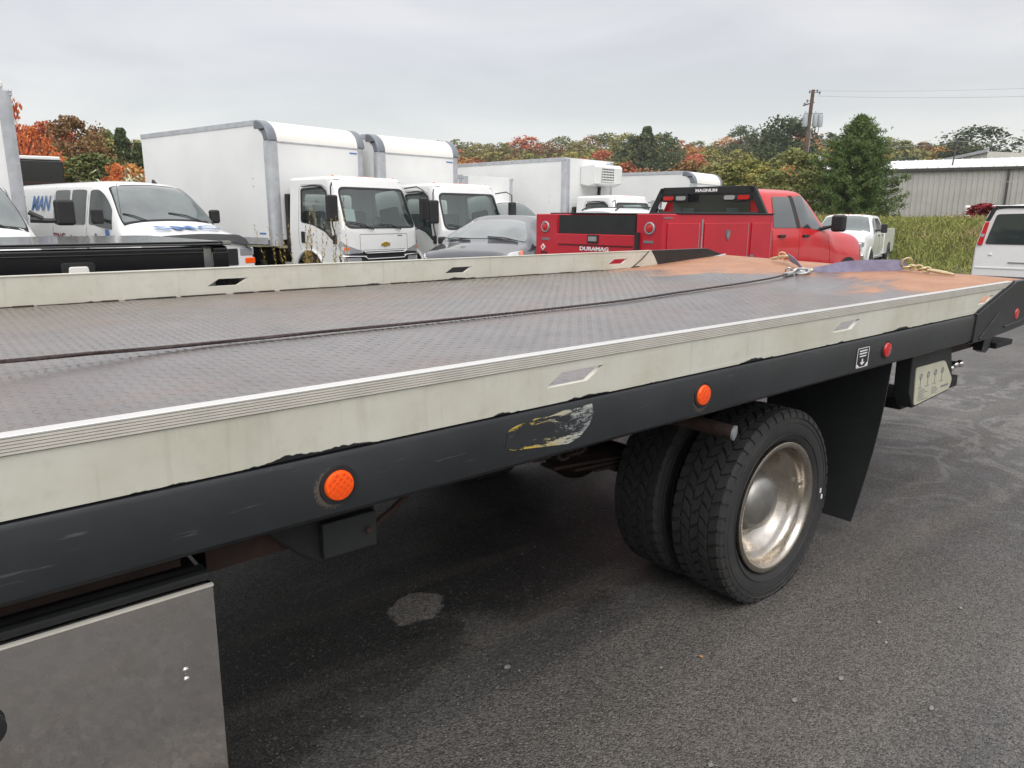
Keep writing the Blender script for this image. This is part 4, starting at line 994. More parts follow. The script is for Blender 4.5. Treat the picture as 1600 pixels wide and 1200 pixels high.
        # fender flare
        fl = MB(); P1 = [(-1.10 + .45 * math.cos(a), .42 + .45 * math.sin(a)) for a in [R(v) for v in range(-5, 186, 12)]]
        fl.tube([lcf_S(s * side_t(x_, z_), z_, .012) for x_, z_ in P1], .028, 6); fl.build('fender_flare', M['white'], root)
        # mirror
        mr_ = MB(); Y0 = s * 1.20
        b_ = Matrix.Translation((-.12, Y0, 1.66)) @ Matrix.Rotation(s * .15, 4, 'Z')
        mr_.box(-.05, .05, -.115, .115, -.24, .24, b_); mr_.build('mirror', M['black'], root, bev=.035)
        am = MB().tube([(-.42, s * .94, 2.08), (-.22, s * 1.10, 2.12), (-.13, Y0, 2.05), (-.13, Y0, 1.45), (-.14, s * 1.18, 1.32), (-.26, s * 1.05, 1.24), (-.30, s * 1.0, 1.12)], .013, 8); am.build('mirror_arm', M['black'], root)
        MB().box(-.34, -.26, s * .99, s * 1.045, 1.0, 1.17).build('mirror_bracket', M['black'], root, bev=.015)
        # headlight cluster
        hp = MB(); poly = round_poly([(.52, .86), (.98, .80), (1.10, .97), (1.02, 1.06), (.93, .98), (.70, .90)], .02)
        fill_panel(hp, lambda t, z: lcf_S(s * t, z, .008), poly, 3, 32); hl_ = hp.build('headlight', M['lens'], root)
        lt = MB(); fill_panel(lt, lambda t, z: lcf_S(s * t, z, .015), round_poly([(.88, .88), (.98, .88), (.97, .94), (.88, .93)], .01), 2, 12); lt.build('lamp', M['redlens'] if False else M['roofamber'], hl_)
        fg = MB(); fill_panel(fg, lambda t, z: lcf_S(s * t, z, .008), round_poly([(.60, .62), (.98, .62), (1.0, .74), (.62, .74)], .03), 2, 20); fg.build('fog_lamp', M['lens'], root)
        bz = MB(); fill_panel(bz, lambda t, z: lcf_S(s * t, z, .004), round_poly([(.50, .58), (1.06, .58), (1.10, .80), (.50, .84)], .03), 2, 24); bz.build('lamp_bezel', M['black'], root)
        c_ = MB(); 
        for z0 in (.59, .76): c_.tube([lcf_S(s * t, z0 + .03 * (t - .5), .012) for t in (.50, .7, .9, 1.02, 1.1)], .011, 6)
        c_.build('chrome_strip', M['chrome'], root)
        wheel(root, -1.10, s * .86, .385, .385, .22, .25, s)
    # front garnish: panel seam, badge, grille bars
    S1 = lambda t, z: lcf_S(t, z, .002)
    d = MB(); seam(d, S1, [(-.62, .88), (-.62, 1.18), (.62, 1.18), (.62, .88), (-.62, .88)], .003, 6); d.build('hatch_gap', M['seam'], root)
    gr = MB(); fill_panel(gr, lambda t, z: lcf_S(t, z, .004), round_poly([(-.50, .60), (.50, .60), (.58, .85), (-.58, .85)], .04), 3, 32); gr.build('grille_opening', M['black'], root)
    for z0, w in ((.82, .50), (.71, .47), (.60, .42)):
        gb = MB().tube([lcf_S(-w - .08, z0 + .05, .012), lcf_S(-w, z0, .018), lcf_S(0, z0, .022), lcf_S(w, z0, .018), lcf_S(w + .08, z0 + .05, .012)], .016, 8); gb.build('grille_bar', M['chrome'], root)
    bp = MB(); fill_panel(bp, lambda t, z: lcf_S(t, z, .03), round_poly([(-1.0, .36), (1.0, .36), (1.06, .55), (-1.06, .55)], .05), 3, 40); bp.box(-.08, .02, -.9, .9, .34, .55); bp.build('bumper', M['white'], root)
    bt = MB(); A = [(-.12, -.022), (-.05, -.022), (-.045, -.042), (.045, -.042), (.05, -.022), (.12, -.022), (.105, .022), (.05, .022), (.045, .042), (-.045, .042), (-.05, .022), (-.105, .022)]
    bt.add([lcf_S(a + b * .3, .985 + b, .004) for a, b in A] + [lcf_S(a + b * .3, .985 + b, .016) for a, b in A], [tuple(range(12)), tuple(range(12, 24))[::-1]] + [(i, (i + 1) % 12, 12 + (i + 1) % 12, 12 + i) for i in range(12)]); bt.build('emblem', M['gold'], root)
    nb = MB(); fill_panel(nb, lambda t, z: lcf_S(t, z, .004), [(.34, 1.135), (.48, 1.135), (.48, 1.155), (.34, 1.155)], 1, 12); nb.build('name_badge', M['grey_ink'], root)
    for a, b in (((-.30, 1.27), (-.80, 1.40)), ((.42, 1.27), (-.12, 1.37))):
        wp = MB().tube([lcf_S(a[0], a[1], .03), lcf_S((a[0] + b[0]) / 2, (a[1] + b[1]) / 2 + .03, .03), lcf_S(b[0], b[1], .025)], [.014, .010, .007], 6); wp.build('wiper', M['black'], root)
    for y in (-.78, -.17, 0, .17, .78):
        MB().sphere((-.55 - .04 * abs(y), y, 2.262), .03, 10, (1.3, 1.1, .9)).build('marker_light', M['roofamber'], root)
    # interior: dash, wheel, seats
    it = MB().box(-.50, -.12, -.85, .85, .95, 1.22).box(-1.66, -.3, -.9, .9, .6, .66); it.build('dashboard', M['interior'], root, bev=.03)
    MB().torus((-.62, .46, 1.34), .20, .014, (.75, 0, .66), 24, 6).tube([(-.62, .46, 1.34), (-.45, .46, 1.15)], .03, 8).bar((-.62, .28, 1.34), (-.62, .64, 1.34), .04, .02).build('steering_wheel', M['black'], root)
    for y, w in ((.48, .25), (-.15, .2), (-.58, .25)):
        st = MB().box(-1.35, -.85, y - w, y + w, .85, 1.05).box(-1.52, -1.38, y - w, y + w, 1.0, 1.62 if abs(y) > .3 else 1.45); st.build('seat', M['seatgrey'], root, bev=.05)
    if visor_paper:
        pp = MB().prism([(-.62, 1.74), (-.38, 1.72), (-.35, 1.97), (-.60, 1.98)], 0, -.475, -.473); o = pp.build('window_sheet', M['paper'], root); o.rotation_euler = (0, R(-19), 0); o.location = (.155 + .43, 0, -.06)
    fr = MB().box(-6.5, -1.2, -.42, -.32, .55, .78).box(-6.5, -1.2, .32, .42, .55, .78).box(-1.75, -.3, -.8, .8, .36, .5); fr.build('frame', M['under'], root)
def box_body(root, x1, L_, z0, z1, W=2.44, nose=True, reefer=False, blue=True, rail='alu'):
    """van body: front at x1, length L_, rounded nose fairing"""
    h = W / 2; rr = .40 if nose else .02; xr = x1 - L_
    arc = [(x1 - rr + rr * math.cos(R(a)), z1 - rr + rr * math.sin(R(a))) for a in range(0, 91, 15)]
    prof = [(xr, z0 + .10), (x1 - .12, z0 + .10), (x1 - .12, z1 - rr)] + arc + [(xr, z1)]
    for s in (-1, 1):
        sp = MB().prism([(a, b) for a, b in prof], 1, s * (h - .03), s * (h - .004)); sp.build('side_panel', M['box_white'], root)
        MB().box(xr, x1 - .22, s * (h - .02), s * (h + .006), z0, z0 + .14).build('bottom_rail', M['alu'], root)
        MB().box(xr, x1 - (rr if nose else .02), s * (h - .04), s * (h + .010), z1 - .09, z1 + .012).build('top_rail', M['alu'] if rail == 'alu' else M['casting'], root, bev=.006)
        # corner post wraps the front corner
        cp = [(x1 - .17, s * (h + .004))] + [(x1 - .10 + .10 * math.sin(R(a)), s * (h + .004 - .10 + .10 * math.cos(R(a)))) for a in range(0, 91, 18)] + [(x1, s * (h - .20)), (x1 - .02, s * (h - .20)), (x1 - .17, s * (h - .03))]
        MB().prism(cp, 2, z0 - .02, z1 - rr).build('corner_post', M['alu'], root)
        if nose:
            ca = [(x1 - rr + (rr + .012) * math.cos(R(a)), z1 - rr + (rr + .012) * math.sin(R(a))) for a in range(0, 91, 10)]; ci = [(x1 - rr + (rr - .16) * math.cos(R(a)), z1 - rr + (rr - .16) * math.sin(R(a))) for a in range(90, -1, -10)]
            MB().prism([(x1 - rr - .06, z1 + .012)] + ca[::-1] + ci[::-1] + [(x1 - rr - .06, z1 - .16)], 1, s * (h - .20), s * (h + .012)).build('corner_cap', M['casting'], root, bev=.03)
            MB().box(x1 - .26, x1 - .10, s * (h + .012), s * (h + .018), z1 - .20, z1 - .165).build('cap_vent', M['black'], root)
        if blue: MB().box(x1 - .50, x1 - .28, s * (h - .003), s * (h + .001), z0 + .20, z0 + .235).build('maker_tag', M['blue_ink'], root)
    fpz = z1 - rr if nose else z1
    fp = MB().box(x1 - .03, x1 - .004, -h + .2, h - .2, z0 + .10, fpz); fp.build('front_panel', M['box_white'], root)
    if nose:
        MB().prism([(x1 - rr + (rr + .004) * math.cos(R(a)), z1 - rr + (rr + .004) * math.sin(R(a))) for a in range(0, 91, 6)] + [(x1 - rr, z1 - rr)], 1, -h + .20, h - .20).build('nose_fairing', M['nose_white'], root, ang=30)
        MB().box(x1 - .01, x1 + .008, -h + .2, h - .2, z1 - rr - .02, z1 - rr + .008).build('fairing_lip', M['alu'], root)
        for k in range(9): MB().sphere((x1 + .008, -h + .32 + k * (W - .64) / 8, z1 - rr - .006), .009, 6).build('rivet', M['casting'], root)
    if blue: MB().box(x1 - .004, x1 + .002, h - .42, h - .22, fpz - .12, fpz - .09).build('maker_tag', M['blue_ink'], root)
    MB().box(xr, x1 - rr, -h + .04, h - .04, z1 - .02, z1 + .004).build('roof', M['box_white'], root)
    MB().box(xr, xr + .03, -h + .03, h - .03, z0 + .10, z1 - .02).build('rear_door', M['box_white'], root)
    MB().box(xr, x1 - .02, -h + .03, h - .03, z0 - .02, z0 + .09).build('floor', M['under'], root)
    for z in (z0 + 1.35, z0 + 1.5):
        MB().sphere((x1 - .60, -h + .001, z - .2), .012, 6).build('rivet', M['casting'], root)
    if reefer:
        rf = MB().prism([(x1, z1 - .20), (x1 + .50, z1 - .16), (x1 + .58, z1 - .24), (x1 + .56, z1 - .72), (x1 + .30, z1 - .80), (x1, z1 - .74)], 1, -.52, .86); r0 = rf.build('cooling_unit', M['white'], root, bev=.03)
        gl = MB()
        MB().box(x1 + .572, x1 + .582, -.22, .40, z1 - .66, z1 - .26).build('grille_back', M['black'], r0)
        for k in range(6): gl.box(x1 + .585, x1 + .600, -.23, .41, z1 - .66 + k * .075, z1 - .63 + k * .075)
        for k in range(9): gl.box(x1 + .580, x1 + .590, -.23 + k * .078, -.215 + k * .078, z1 - .66, z1 - .25)
        gl.build('grille', M['white'], r0)
        MB().bar((x1 + .03, .42, z1 - .76), (x1 + .03, .36, z1 - 1.6), .09, .06, (0, 1, 0)).build('hose_cover', M['black'], root)
def rear_duals(root, x, z=.385):
    for s in (-1, 1):
        wheel(root, x, s * .95, z, .385, .22, .25, s); wheel(root, x, s * .70, z, .385, .22, .25, s)
def lcf_truck(name, loc, head, label, L_=5.0, z1=3.35, reefer=False, nose=True, paper=True):
    r = empty(name, (loc[0], loc[1], loc[2]), R(head), label, 'box truck', 'white cab over box trucks parked in a row')
    make_lcf_cab(r, paper); box_body(r, -1.92, L_, .95, z1, nose=nose, reefer=reefer); rear_duals(r, -5.2)
    MB().box(-1.86, -1.76, -.98, -.82, .8, 1.95).build('intake_stack', M['black'], r, bev=.02)
    return r
lcf_truck('box_truck', (7.62, 12.98, 0), -77.8, 'nearest white box truck with a paper sheet in its windshield beside the white van')
lcf_truck('box_truck', (10.10, 13.2, -.05), -83.0, 'white box truck second in the row behind the grey car nose', paper=False)
lcf_truck('box_truck', (17.12, 14.51, -.14), -82.6, 'white refrigerated box truck with a cooling unit on the front of its box', L_=6.2, reefer=True, nose=False, paper=False)
lcf_truck('box_truck', (22.6, 14.0, -.33), -77.0, 'far white box truck with round nosed box behind the black headache rack', paper=False)

# ------------------------------------------------------------------ lofted vehicles
def van_loft(L_=5.7, hood=True):
    # (y, z) for v 0..7 : top centre, top mid, roof edge, window top, belt, mid, low, rocker
    def sec(zt, ze, wt, zwt, zb, wb, zm, wm, zl, crown=.04):
        return [(0, zt), (wt * .55, zt - crown * .35), (wt * .92, ze), (wt + (wb - wt) * .25, zwt), (wb - .02, zb), (wm, zm), (wm, zm - .22), (wm - .06, zl)]
    S = {}
    S[-.0] = sec(.98, .90, .80, .82, .74, .90, .62, .92, .40)
    S[-.06] = sec(1.06, 1.02, .84, .90, .78, .94, .66, .96, .36)
    S[-.35] = sec(1.15, 1.11, .86, .98, .85, .98, .70, .99, .34)
    S[-.80] = sec(1.25, 1.19, .87, 1.08, .95, .99, .72, 1.0, .34)
    S[-1.02] = sec(1.32, 1.24, .88, 1.16, 1.05, .99, .74, 1.0, .34)
    S[-1.08] = sec(1.36, 1.30, .88, 1.24, 1.15, .99, .76, 1.0, .34)
    S[-1.78] = sec(2.00, 1.94, .74, 1.78, 1.25, .985, .80, 1.0, .34)
    S[-1.95] = sec(2.05, 1.98, .77, 1.86, 1.28, .985, .80, 1.0, .34)
    S[-2.6] = sec(2.09, 2.02, .80, 1.90, 1.28, .985, .80, 1.0, .34)
    S[-L_ + .25] = sec(2.07, 2.00, .80, 1.88, 1.28, .985, .80, 1.0, .34)
    S[-L_] = sec(2.00, 1.93, .78, 1.84, 1.27, .96, .80, .97, .40)
    return Loft(S)
def sidepatch(root, lo, poly, off, m, name, side, rings=3):
    mb = MB(); fill_panel(mb, lambda x, v: lo.P(x, side * v) + lo.N(x, side * v) * off, poly, rings, 32); return mb.build(name, m, root)
def van_front(root, lo, shield=True, text_hood=None):
    mb = MB(); ws = round_poly([(-1.12, -2.45), (-1.12, 2.45), (-1.76, 2.15), (-1.76, -2.15)], .3, 5)
    fill_panel(mb, lo.O(.006), ws, 8, 64); mb.build('windshield', M['wsglass'], root)
    fr = MB(); ring_panel(fr, lo.O(.004), round_poly([(-1.08, -2.65), (-1.08, 2.65), (-1.80, 2.35), (-1.80, -2.35)], .3, 5), ws, 1, 64); fr.build('windshield_seal', M['seam'], root)
    for a, b in (((-1.09, -.9), (-1.25, -2.0)), ((-1.09, 1.3), (-1.23, .1))):
        MB().tube([lo.O(.02)(*a), lo.O(.025)((a[0] + b[0]) / 2 - .03, (a[1] + b[1]) / 2), lo.O(.02)(*b)], .011, 6).build('wiper', M['black'], root)
    if shield:
        sh = MB(); A = [lo.O(.035)(-.10, v) for v in np.linspace(-2.7, 2.7, 21)]; B = [lo.O(.055)(-.02, v) + Vector((.04, 0, -.03)) for v in np.linspace(-2.75, 2.75, 21)]
        Cc = [p + Vector((-.10, 0, .035)) for p in A]
        sh.add(B + A + Cc, [(k * 21 + i, k * 21 + i + 1, (k + 1) * 21 + i + 1, (k + 1) * 21 + i) for k in (0, 1) for i in range(20)]); sh.build('hood_deflector', M['satin_black'], root)
    for s in (-1, 1):
        MB().box(-.10, .015, s * .62, s * .92, .74, .90).build('headlight', M['lens'], root, bev=.03)
        MB().box(-.14, .010, s * .72, s * .945, .60, .71).build('turn_signal', M['amber'], root, bev=.02)
    MB().box(-.05, .02, -.58, .58, .58, .88).build('grille', M['black'], root, bev=.02)
    MB().box(-.12, .09, -.97, .97, .34, .56).build('bumper', M['galv'], root, bev=.05)
def mirror(root, x, y, z, s, w=.22, h=.20, arm=.16):
    MB().box(-.06, .06, 0, s * w, -h / 2, h / 2).build('mirror', M['black'], root, bev=.04, loc=(x, y + s * arm, z + .06)); MB().tube([(x - .02, y - s * .02, z - .02), (x, y + s * arm * .6, z), (x, y + s * (arm + .03), z + .02)], [.035, .025, .025], 8).build('mirror_arm', M['black'], root)

VAN = empty('passenger_van', (4.36, 13.5, .06), R(-74.9), 'white work van with blue hood lettering between the black pickup bed and nearest box truck', 'van')
lo = van_loft(6.1); mb = MB(); lo.mesh(mb); mb.build('body', M['white'], VAN, ang=40); van_front(VAN, lo)
for s in (-1, 1):
    sidepatch(VAN, lo, round_poly([(-1.45, 3.05), (-1.30, 3.98), (-2.12, 3.98), (-2.16, 2.95), (-1.95, 2.8)], .1), .005, M['dkglass'], 'door_window', s)
    sidepatch(VAN, lo, round_poly([(-2.28, 2.95), (-2.24, 3.98), (-2.78, 3.98), (-2.80, 2.95)], .1), .005, M['dkglass'], 'side_window', s)
    sidepatch(VAN, lo, round_poly([(-2.88, 2.95), (-2.86, 3.98), (-3.44, 3.98), (-3.44, 2.95)], .1), .005, M['dkglass'], 'side_window', s)
    for p in ([(-1.25, 4.2), (-1.25, 6.6)], [(-2.20, 2.7), (-2.20, 6.6)], [(-3.48, 2.7), (-3.48, 6.6)]):
        sm = MB(); seam(sm, lambda x, v: lo.O(.0)(x, s * v), p, .004, 8); sm.build('door_gap', M['seam'], VAN)
    for x in (-2.12, -2.72): sidepatch(VAN, lo, round_poly([(x, 4.35), (x - .05, 4.35), (x - .05, 4.85), (x, 4.85)], .02), .018, M['black'], 'door_handle', s, 1)
    mirror(VAN, -1.45, s * .97, 1.38, s, .20, .26, .06)
    wheel(VAN, -.95, s * .90, .37, .37, .23, .22, s); wheel(VAN, -4.6, s * .90, .37, .37, .23, .22, s)
def side_text(root, lo, body, x, v, size, m, s, sx=1, shear=0, off=0):
    p = lo.P(x, s * v); n = lo.N(x, s * v); xa = Vector((1, 0, 0)) * (1 if s < 0 else -1); za = n; ya = za.cross(xa).normalized(); xa = ya.cross(za).normalized()
    if s < 0: pass
    o = text('lettering', body, size, m, root, (0, 0, 0), (0, 0, 0), .0008, 1, shear, off)
    o.matrix_local = Matrix(((xa.x * sx, ya.x, za.x, p.x + n.x * .012), (xa.y * sx, ya.y, za.y, p.y + n.y * .012), (xa.z * sx, ya.z, za.z, p.z + n.z * .012), (0, 0, 0, 1))); return o
side_text(VAN, lo, 'MAN', -4.02, 3.42, .40, M['blue_ink'], -1, .85, .25, .006)
side_text(VAN, lo, 'TING', -3.22, 4.45, .22, M['darkred_ink'], -1, .9, 0, .004)
MB().box(-3.95, -3.6, -.992, -.984, 1.36, 1.39).build('phone_line', M['grey_ink'], VAN)
# hood lettering, reads from the front
p = lo.P(-.66, 0); n = lo.N(-.66, 0); xa = Vector((0, 1, 0)); ya = n.cross(xa).normalized()
o = text('hood_lettering', 'SMC', .40, M['blue_ink'], VAN, (0, 0, 0), (0, 0, 0), .0008, 1, 0, .006, 1.1)
o.matrix_local = Matrix(((xa.x * 1.5, ya.x, n.x, p.x + n.x * .03), (xa.y * 1.5, ya.y, n.y, p.y + .05), (xa.z * 1.5, ya.z, n.z, p.z + n.z * .03), (0, 0, 0, 1)))
MB().prism([(-.02, 0), (-.20, 0), (-.16, .10)], 1, -.02, .02).build('roof_antenna', M['black'], VAN, loc=(-2.0, .35, 2.03)); MB().tube([(-1.15, -.86, 1.22), (-1.18, -.88, 2.0)], .004, 5).build('whip_antenna', M['black'], VAN)
MB().box(-1.5, -1.38, -1.0, -.996, 1.10, 1.22).build('door_sticker', M['blue_ink'], VAN)
MB().lathe([(.05, 0), (.03, .004), (.0005, .004)], (-1.85, -.998, 1.10), (0, -1, 0), 12).build('door_emblem', M['grey_ink'], VAN)

CUT = empty('box_truck', (.82, 11.5, 0), R(-86), 'white cutaway box truck cut by the left edge, with a big black towing mirror', 'box truck')
lo2 = van_loft(2.7); mb = MB(); lo2.mesh(mb); mb.build('cab', M['white'], CUT, ang=40); van_front(CUT, lo2, False)
for s in (-1, 1):
    sidepatch(CUT, lo2, round_poly([(-1.45, 3.05), (-1.33, 3.95), (-2.02, 3.98), (-2.10, 3.0), (-1.95, 2.85)], .1), .005, M['dkglass'], 'door_window', s)
    MB().box(-.06, .07, 0, s * .27, -.19, .19).build('mirror', M['black'], CUT, bev=.05, loc=(-1.28, s * 1.26, 1.56)); MB().tube([(-1.34, s * .96, 1.46), (-1.28, s * 1.15, 1.44), (-1.28, s * 1.52, 1.44)], [.05, .035, .03], 8).tube([(-1.34, s * .95, 1.56), (-1.28, s * 1.10, 1.47)], .035, 8).build('mirror_arm', M['black'], CUT)
    wheel(CUT, -.95, s * .90, .37, .37, .23, .22, s)
MB().prism([(-1.25, -.40), (-1.25, -.28), (-1.28, -.34)], 2, 1.50, 1.505).build('dash_sticker', M['gold'], CUT)
box_body(CUT, -2.62, 4.2, .80, 3.40, W=2.40, nose=False, blue=False); rear_duals(CUT, -5.0)
MB().box(-3.0, -2.6, -1.1, 1.1, 3.40, 3.52).build('front_cap', M['box_white'], CUT, bev=.04)
for k in range(14): MB().sphere((-2.72, 1.206, .95 + k * .17), .010, 6).build('rivet', M['casting'], CUT)

# white van seen from behind at the right edge
VR = empty('passenger_van', (15.82, 4.23, -.07), R(11.0), 'white van seen from behind at the right edge of the lot', 'van')
def rear_van(root):
    # rear face at x=0, body runs towards +x
    def sec(zt, wt, wb, wm, zl=.42):
        return [(0, zt), (wt * .55, zt - .014), (wt * .94, zt - .07), (wt + .06, zt - .2), (wb - .01, 1.28), (wm, .85), (wm, .62), (wm - .03, zl)]
    lo = Loft({0.0: sec(2.03, .74, .95, .965), .06: sec(2.07, .78, .98, .99), .3: sec(2.09, .80, .985, 1.0), 4.6: sec(2.09, .80, .985, 1.0), 5.0: sec(2.0, .76, .98, 1.0), 5.6: sec(1.2, .84, .97, .98), 6.0: sec(1.0, .78, .90, .93)})
    mb = MB(); lo.mesh(mb); mb.build('body', M['white'], root, ang=40)
    for s in (-1, 1):
        MB().prism(round_poly([(s * .10, 1.27), (s * .83, 1.27), (s * .70, 1.88), (s * .10, 1.90)], .05), 0, -.010, .01).build('rear_window', M['dkglass'], root)
        MB().prism([(s * .865, 1.25), (s * .955, 1.25), (s * .865, 1.72), (s * .80, 1.72)], 0, -.03, .05).build('tail_lamp', M['redlens'], root, bev=.01)
        MB().prism([(s * .86, 1.42), (s * .925, 1.42), (s * .91, 1.48), (s * .845, 1.48)], 0, -.034, .03).build('reverse_lamp', M['lens'], root)
        MB().prism([(s * .80, 1.74), (s * .865, 1.74), (s * .79, 2.0), (s * .70, 2.02)], 0, -.012, .04).build('corner_trim', M['satin_black'], root)
        MB().box(-.014, .0, s * .28 - .15, s * .28 + .15, .895, .915).build('name_badge', M['grey_ink'], root); MB().sphere((-.012, s * .72, 1.06), .035, 8, (.3, 1, .6)).build('door_hinge', M['white'], root)
        wheel(root, 1.3, s * .88, .37, .37, .23, .22, s); wheel(root, 4.9, s * .88, .37, .37, .23, .22, s)
    MB().box(-.006, .004, -.006, .006, .62, 1.98).build('door_gap', M['seam'], root); MB().box(-.012, .002, -.94, .94, .77, .80).build('rub_strip', M['white'], root, bev=.004)
    MB().box(-.02, .05, -.74, .74, 2.0, 2.05).build('roof_trim', M['satin_black'], root, bev=.01)
    MB().box(-.16, .05, -.99, .99, .42, .62).build('bumper', M['black'], root, bev=.04)
rear_van(VR); VR.scale = (1, 1, .885)

# ------------------------------------------------------------------ pickups
def pickup_loft(hoodlen=1.45, cab=2.1, roof=1.98, hood=1.28):
    def sec(zt, wt, zw, zb, wb, wm, zl=.45, crown=.03):
        return [(0, zt), (wt * .55, zt - crown * .3), (wt * .93, zt - crown - .02), (wt + (wb - wt) * .2, zw), (wb - .02, zb), (wm, zb - .22), (wm, zb - .5), (wm - .05, zl)]
    h = hoodlen; S = {}
    S[0.0] = sec(hood - .16, .80, hood - .26, hood - .36, .92, .93, .50)
    S[-.08] = sec(hood - .07, .86, hood - .15, hood - .26, .97, .99)
    S[-.5] = sec(hood - .0, .88, hood - .09, hood - .2, .98, 1.02)
    S[-h + .12] = sec(hood + .06, .88, hood - .03, hood - .14, .985, 1.02)
    S[-h] = sec(hood + .09, .88, hood + .0, hood - .08, .985, 1.01)
    S[-h - .62] = sec(roof - .05, .72, roof - .20, hood + .02, .985, 1.0)
    S[-h - .85] = sec(roof, .74, roof - .14, hood + .04, .985, 1.0)
    S[-h - cab + .15] = sec(roof - .01, .74, roof - .15, hood + .05, .985, 1.0)
    S[-h - cab] = sec(roof - .06, .72, roof - .18, hood + .05, .975, .99)
    return Loft(S)
def pickup_cab(root, lo, h, cab, paint, hoodz, glassm='dkglass', quad=True, arch=M['black'], xw=-.98, handle=M['black']):
    mb = MB(); lo.mesh(mb); mb.build('body', paint, root, ang=38)
    w = MB(); poly = round_poly([(-h - .03, -2.4), (-h - .03, 2.4), (-h - .60, 2.1), (-h - .60, -2.1)], .25, 5); fill_panel(w, lo.O(.006), poly, 7, 56); w.build('windshield', M['wsglass'], root)
    for s in (-1, 1):
        xe = -h - cab
        sidepatch(root, lo, round_poly([(-h - .30, 3.75), (-h - .18, 3.98), (-h - 1.10, 3.98), (-h - 1.12, 3.0), (-h - .82, 2.85), (-h - .55, 3.25)], .08), .006, M[glassm], 'door_window', s)
        sidepatch(root, lo, round_poly([(-h - 1.24, 3.98), (-h - 1.24, 3.0), (-h - 1.75, 3.0), (-h - 1.98, 3.98)], .08), .006, M[glassm], 'door_window', s)
        sidepatch(root, lo, [(-h - 1.12, 2.9), (-h - 1.24, 2.9), (-h - 1.24, 4.0), (-h - 1.12, 4.0)], .004, M['satin_black'], 'door_pillar', s)
        for p in ([(-h - .12, 4.1), (-h - .05, 6.5)], [(-h - 1.18, 4.1), (-h - 1.18, 6.5)], [(-h - 2.02, 4.1), (-h - 2.02, 6.5)]):
            sm = MB(); seam(sm, lambda x, v: lo.O(.0)(x, s * v), p, .004, 6); sm.build('door_gap', M['seam'], root)
        for x in (-h - .98, -h - 1.76):
            hd = MB().box(-.09, .09, 0, s * .035, -.02, .02); p = lo.P(x, s * 4.45); hd.build('door_handle', handle, root, bev=.01, loc=(p.x, p.y, p.z))
        a = MB(); pts = [(xw + .46 * math.cos(R(q)), .44 + .46 * math.sin(R(q))) for q in range(0, 181, 12)]
        ins = [(xw + .39 * math.cos(R(q)), .44 + .39 * math.sin(R(q))) for q in range(180, -1, -12)]
        a.prism(pts + ins, 1, s * .95, s * 1.045); a.build('wheel_arch', arch, root)
        a = MB().prism([(xw + .39 * math.cos(R(q)), .44 + .39 * math.sin(R(q))) for q in range(0, 181, 12)], 1, s * .9, s * 1.026); a.build('arch_recess', M['under'], root)
        wheel(root, xw, s * .93, .40, .40, .25, .25, s)
        MB().box(-.07, .03, s * .70, s * .96, hoodz - .36, hoodz - .20).build('headlight', M['lens'], root, bev=.03)
    MB().box(-.05, .03, -.66, .66, hoodz - .62, hoodz - .22).build('grille', M['black'], root, bev=.02); MB().box(-.08, .10, -.98, .98, .45, .68).build('bumper', M['chrome'], root, bev=.05)

# red service truck: nose at x=0 in its own frame, body tail at about x=-6.25
RT = empty('service_truck', (7.0 + 6.2 * math.cos(R(4)), 6.72 + 6.2 * math.sin(R(4)), -.025), R(4.0), 'red service body truck with black headache rack behind the tow truck bed', 'truck', pitch=R(0))
lo = pickup_loft(1.35, 2.12, 1.99, 1.34); pickup_cab(RT, lo, 1.35, 2.12, M['red'], 1.32, xw=-.72, arch=M['satin_black'])
lowlo = lo
mirror(RT, -1.66, -.98, 1.40, -1, .22, .26, .12); mirror(RT, -1.66, .98, 1.40, 1, .22, .26, .12)
XT = -6.2; XF = -3.50; ZT = 1.585; ZB = .62
rb = MB()
for s in (-1, 1):
    bx = MB().box(XT, XF, s * .66, s * 1.04, ZB, ZT); bx.build('side_compartment', M['red_flat'], RT, bev=.012)
    MB().box(XT + .30, XF + .01, s * .64, s * 1.055, ZT, ZT + .018).build('compartment_lid', M['satin_black'], RT, bev=.005)
    MB().box(XT + .015, XT + .20, s * 1.041, s * 1.046, ZT - .055, ZT - .04).build('name_badge', M['grey_ink'], RT)
    for x0, x1 in ((XT + .09, XT + .80), (XT + .90, XT + 2.02), (XT + 2.09, XF - .03)):
        dr = MB().box(x0, x1, s * 1.041, s * 1.056, ZB + .06, ZT - .11); dp = dr.build('compartment_door', M['red_flat'], RT, bev=.006)
        MB().box(x1 - .035, x1 - .028, s * 1.056, s * 1.060, ZB + .06, ZT - .11).build('hinge', M['galv'], dp)
    MB().box(XT + .84, XT + .865, s * 1.041, s * 1.050, ZB, ZT - .06).build('body_seam', M['galv'], RT)
    lt = MB().torus((0, 0, 0), .062, .014, (1, 0, 0), 24, 6); tr_ = lt.build('tail_lamp', M['galv'], RT, loc=(XT - .006, s * .86, ZT - .17)); MB().lathe([(.05, 0), (.045, .012), (.0005, .016)], (-.004, 0, 0), (-1, 0, 0), 20).build('lens', M['redlens'], tr_)
    MB().box(XT - .008, XT, s * .78, s * .92, ZT - .345, ZT - .315).build('rear_badge', M['grey_ink'], RT)
    wheel(RT, -4.85, s * .92, .40, .40, .24, .25, s)
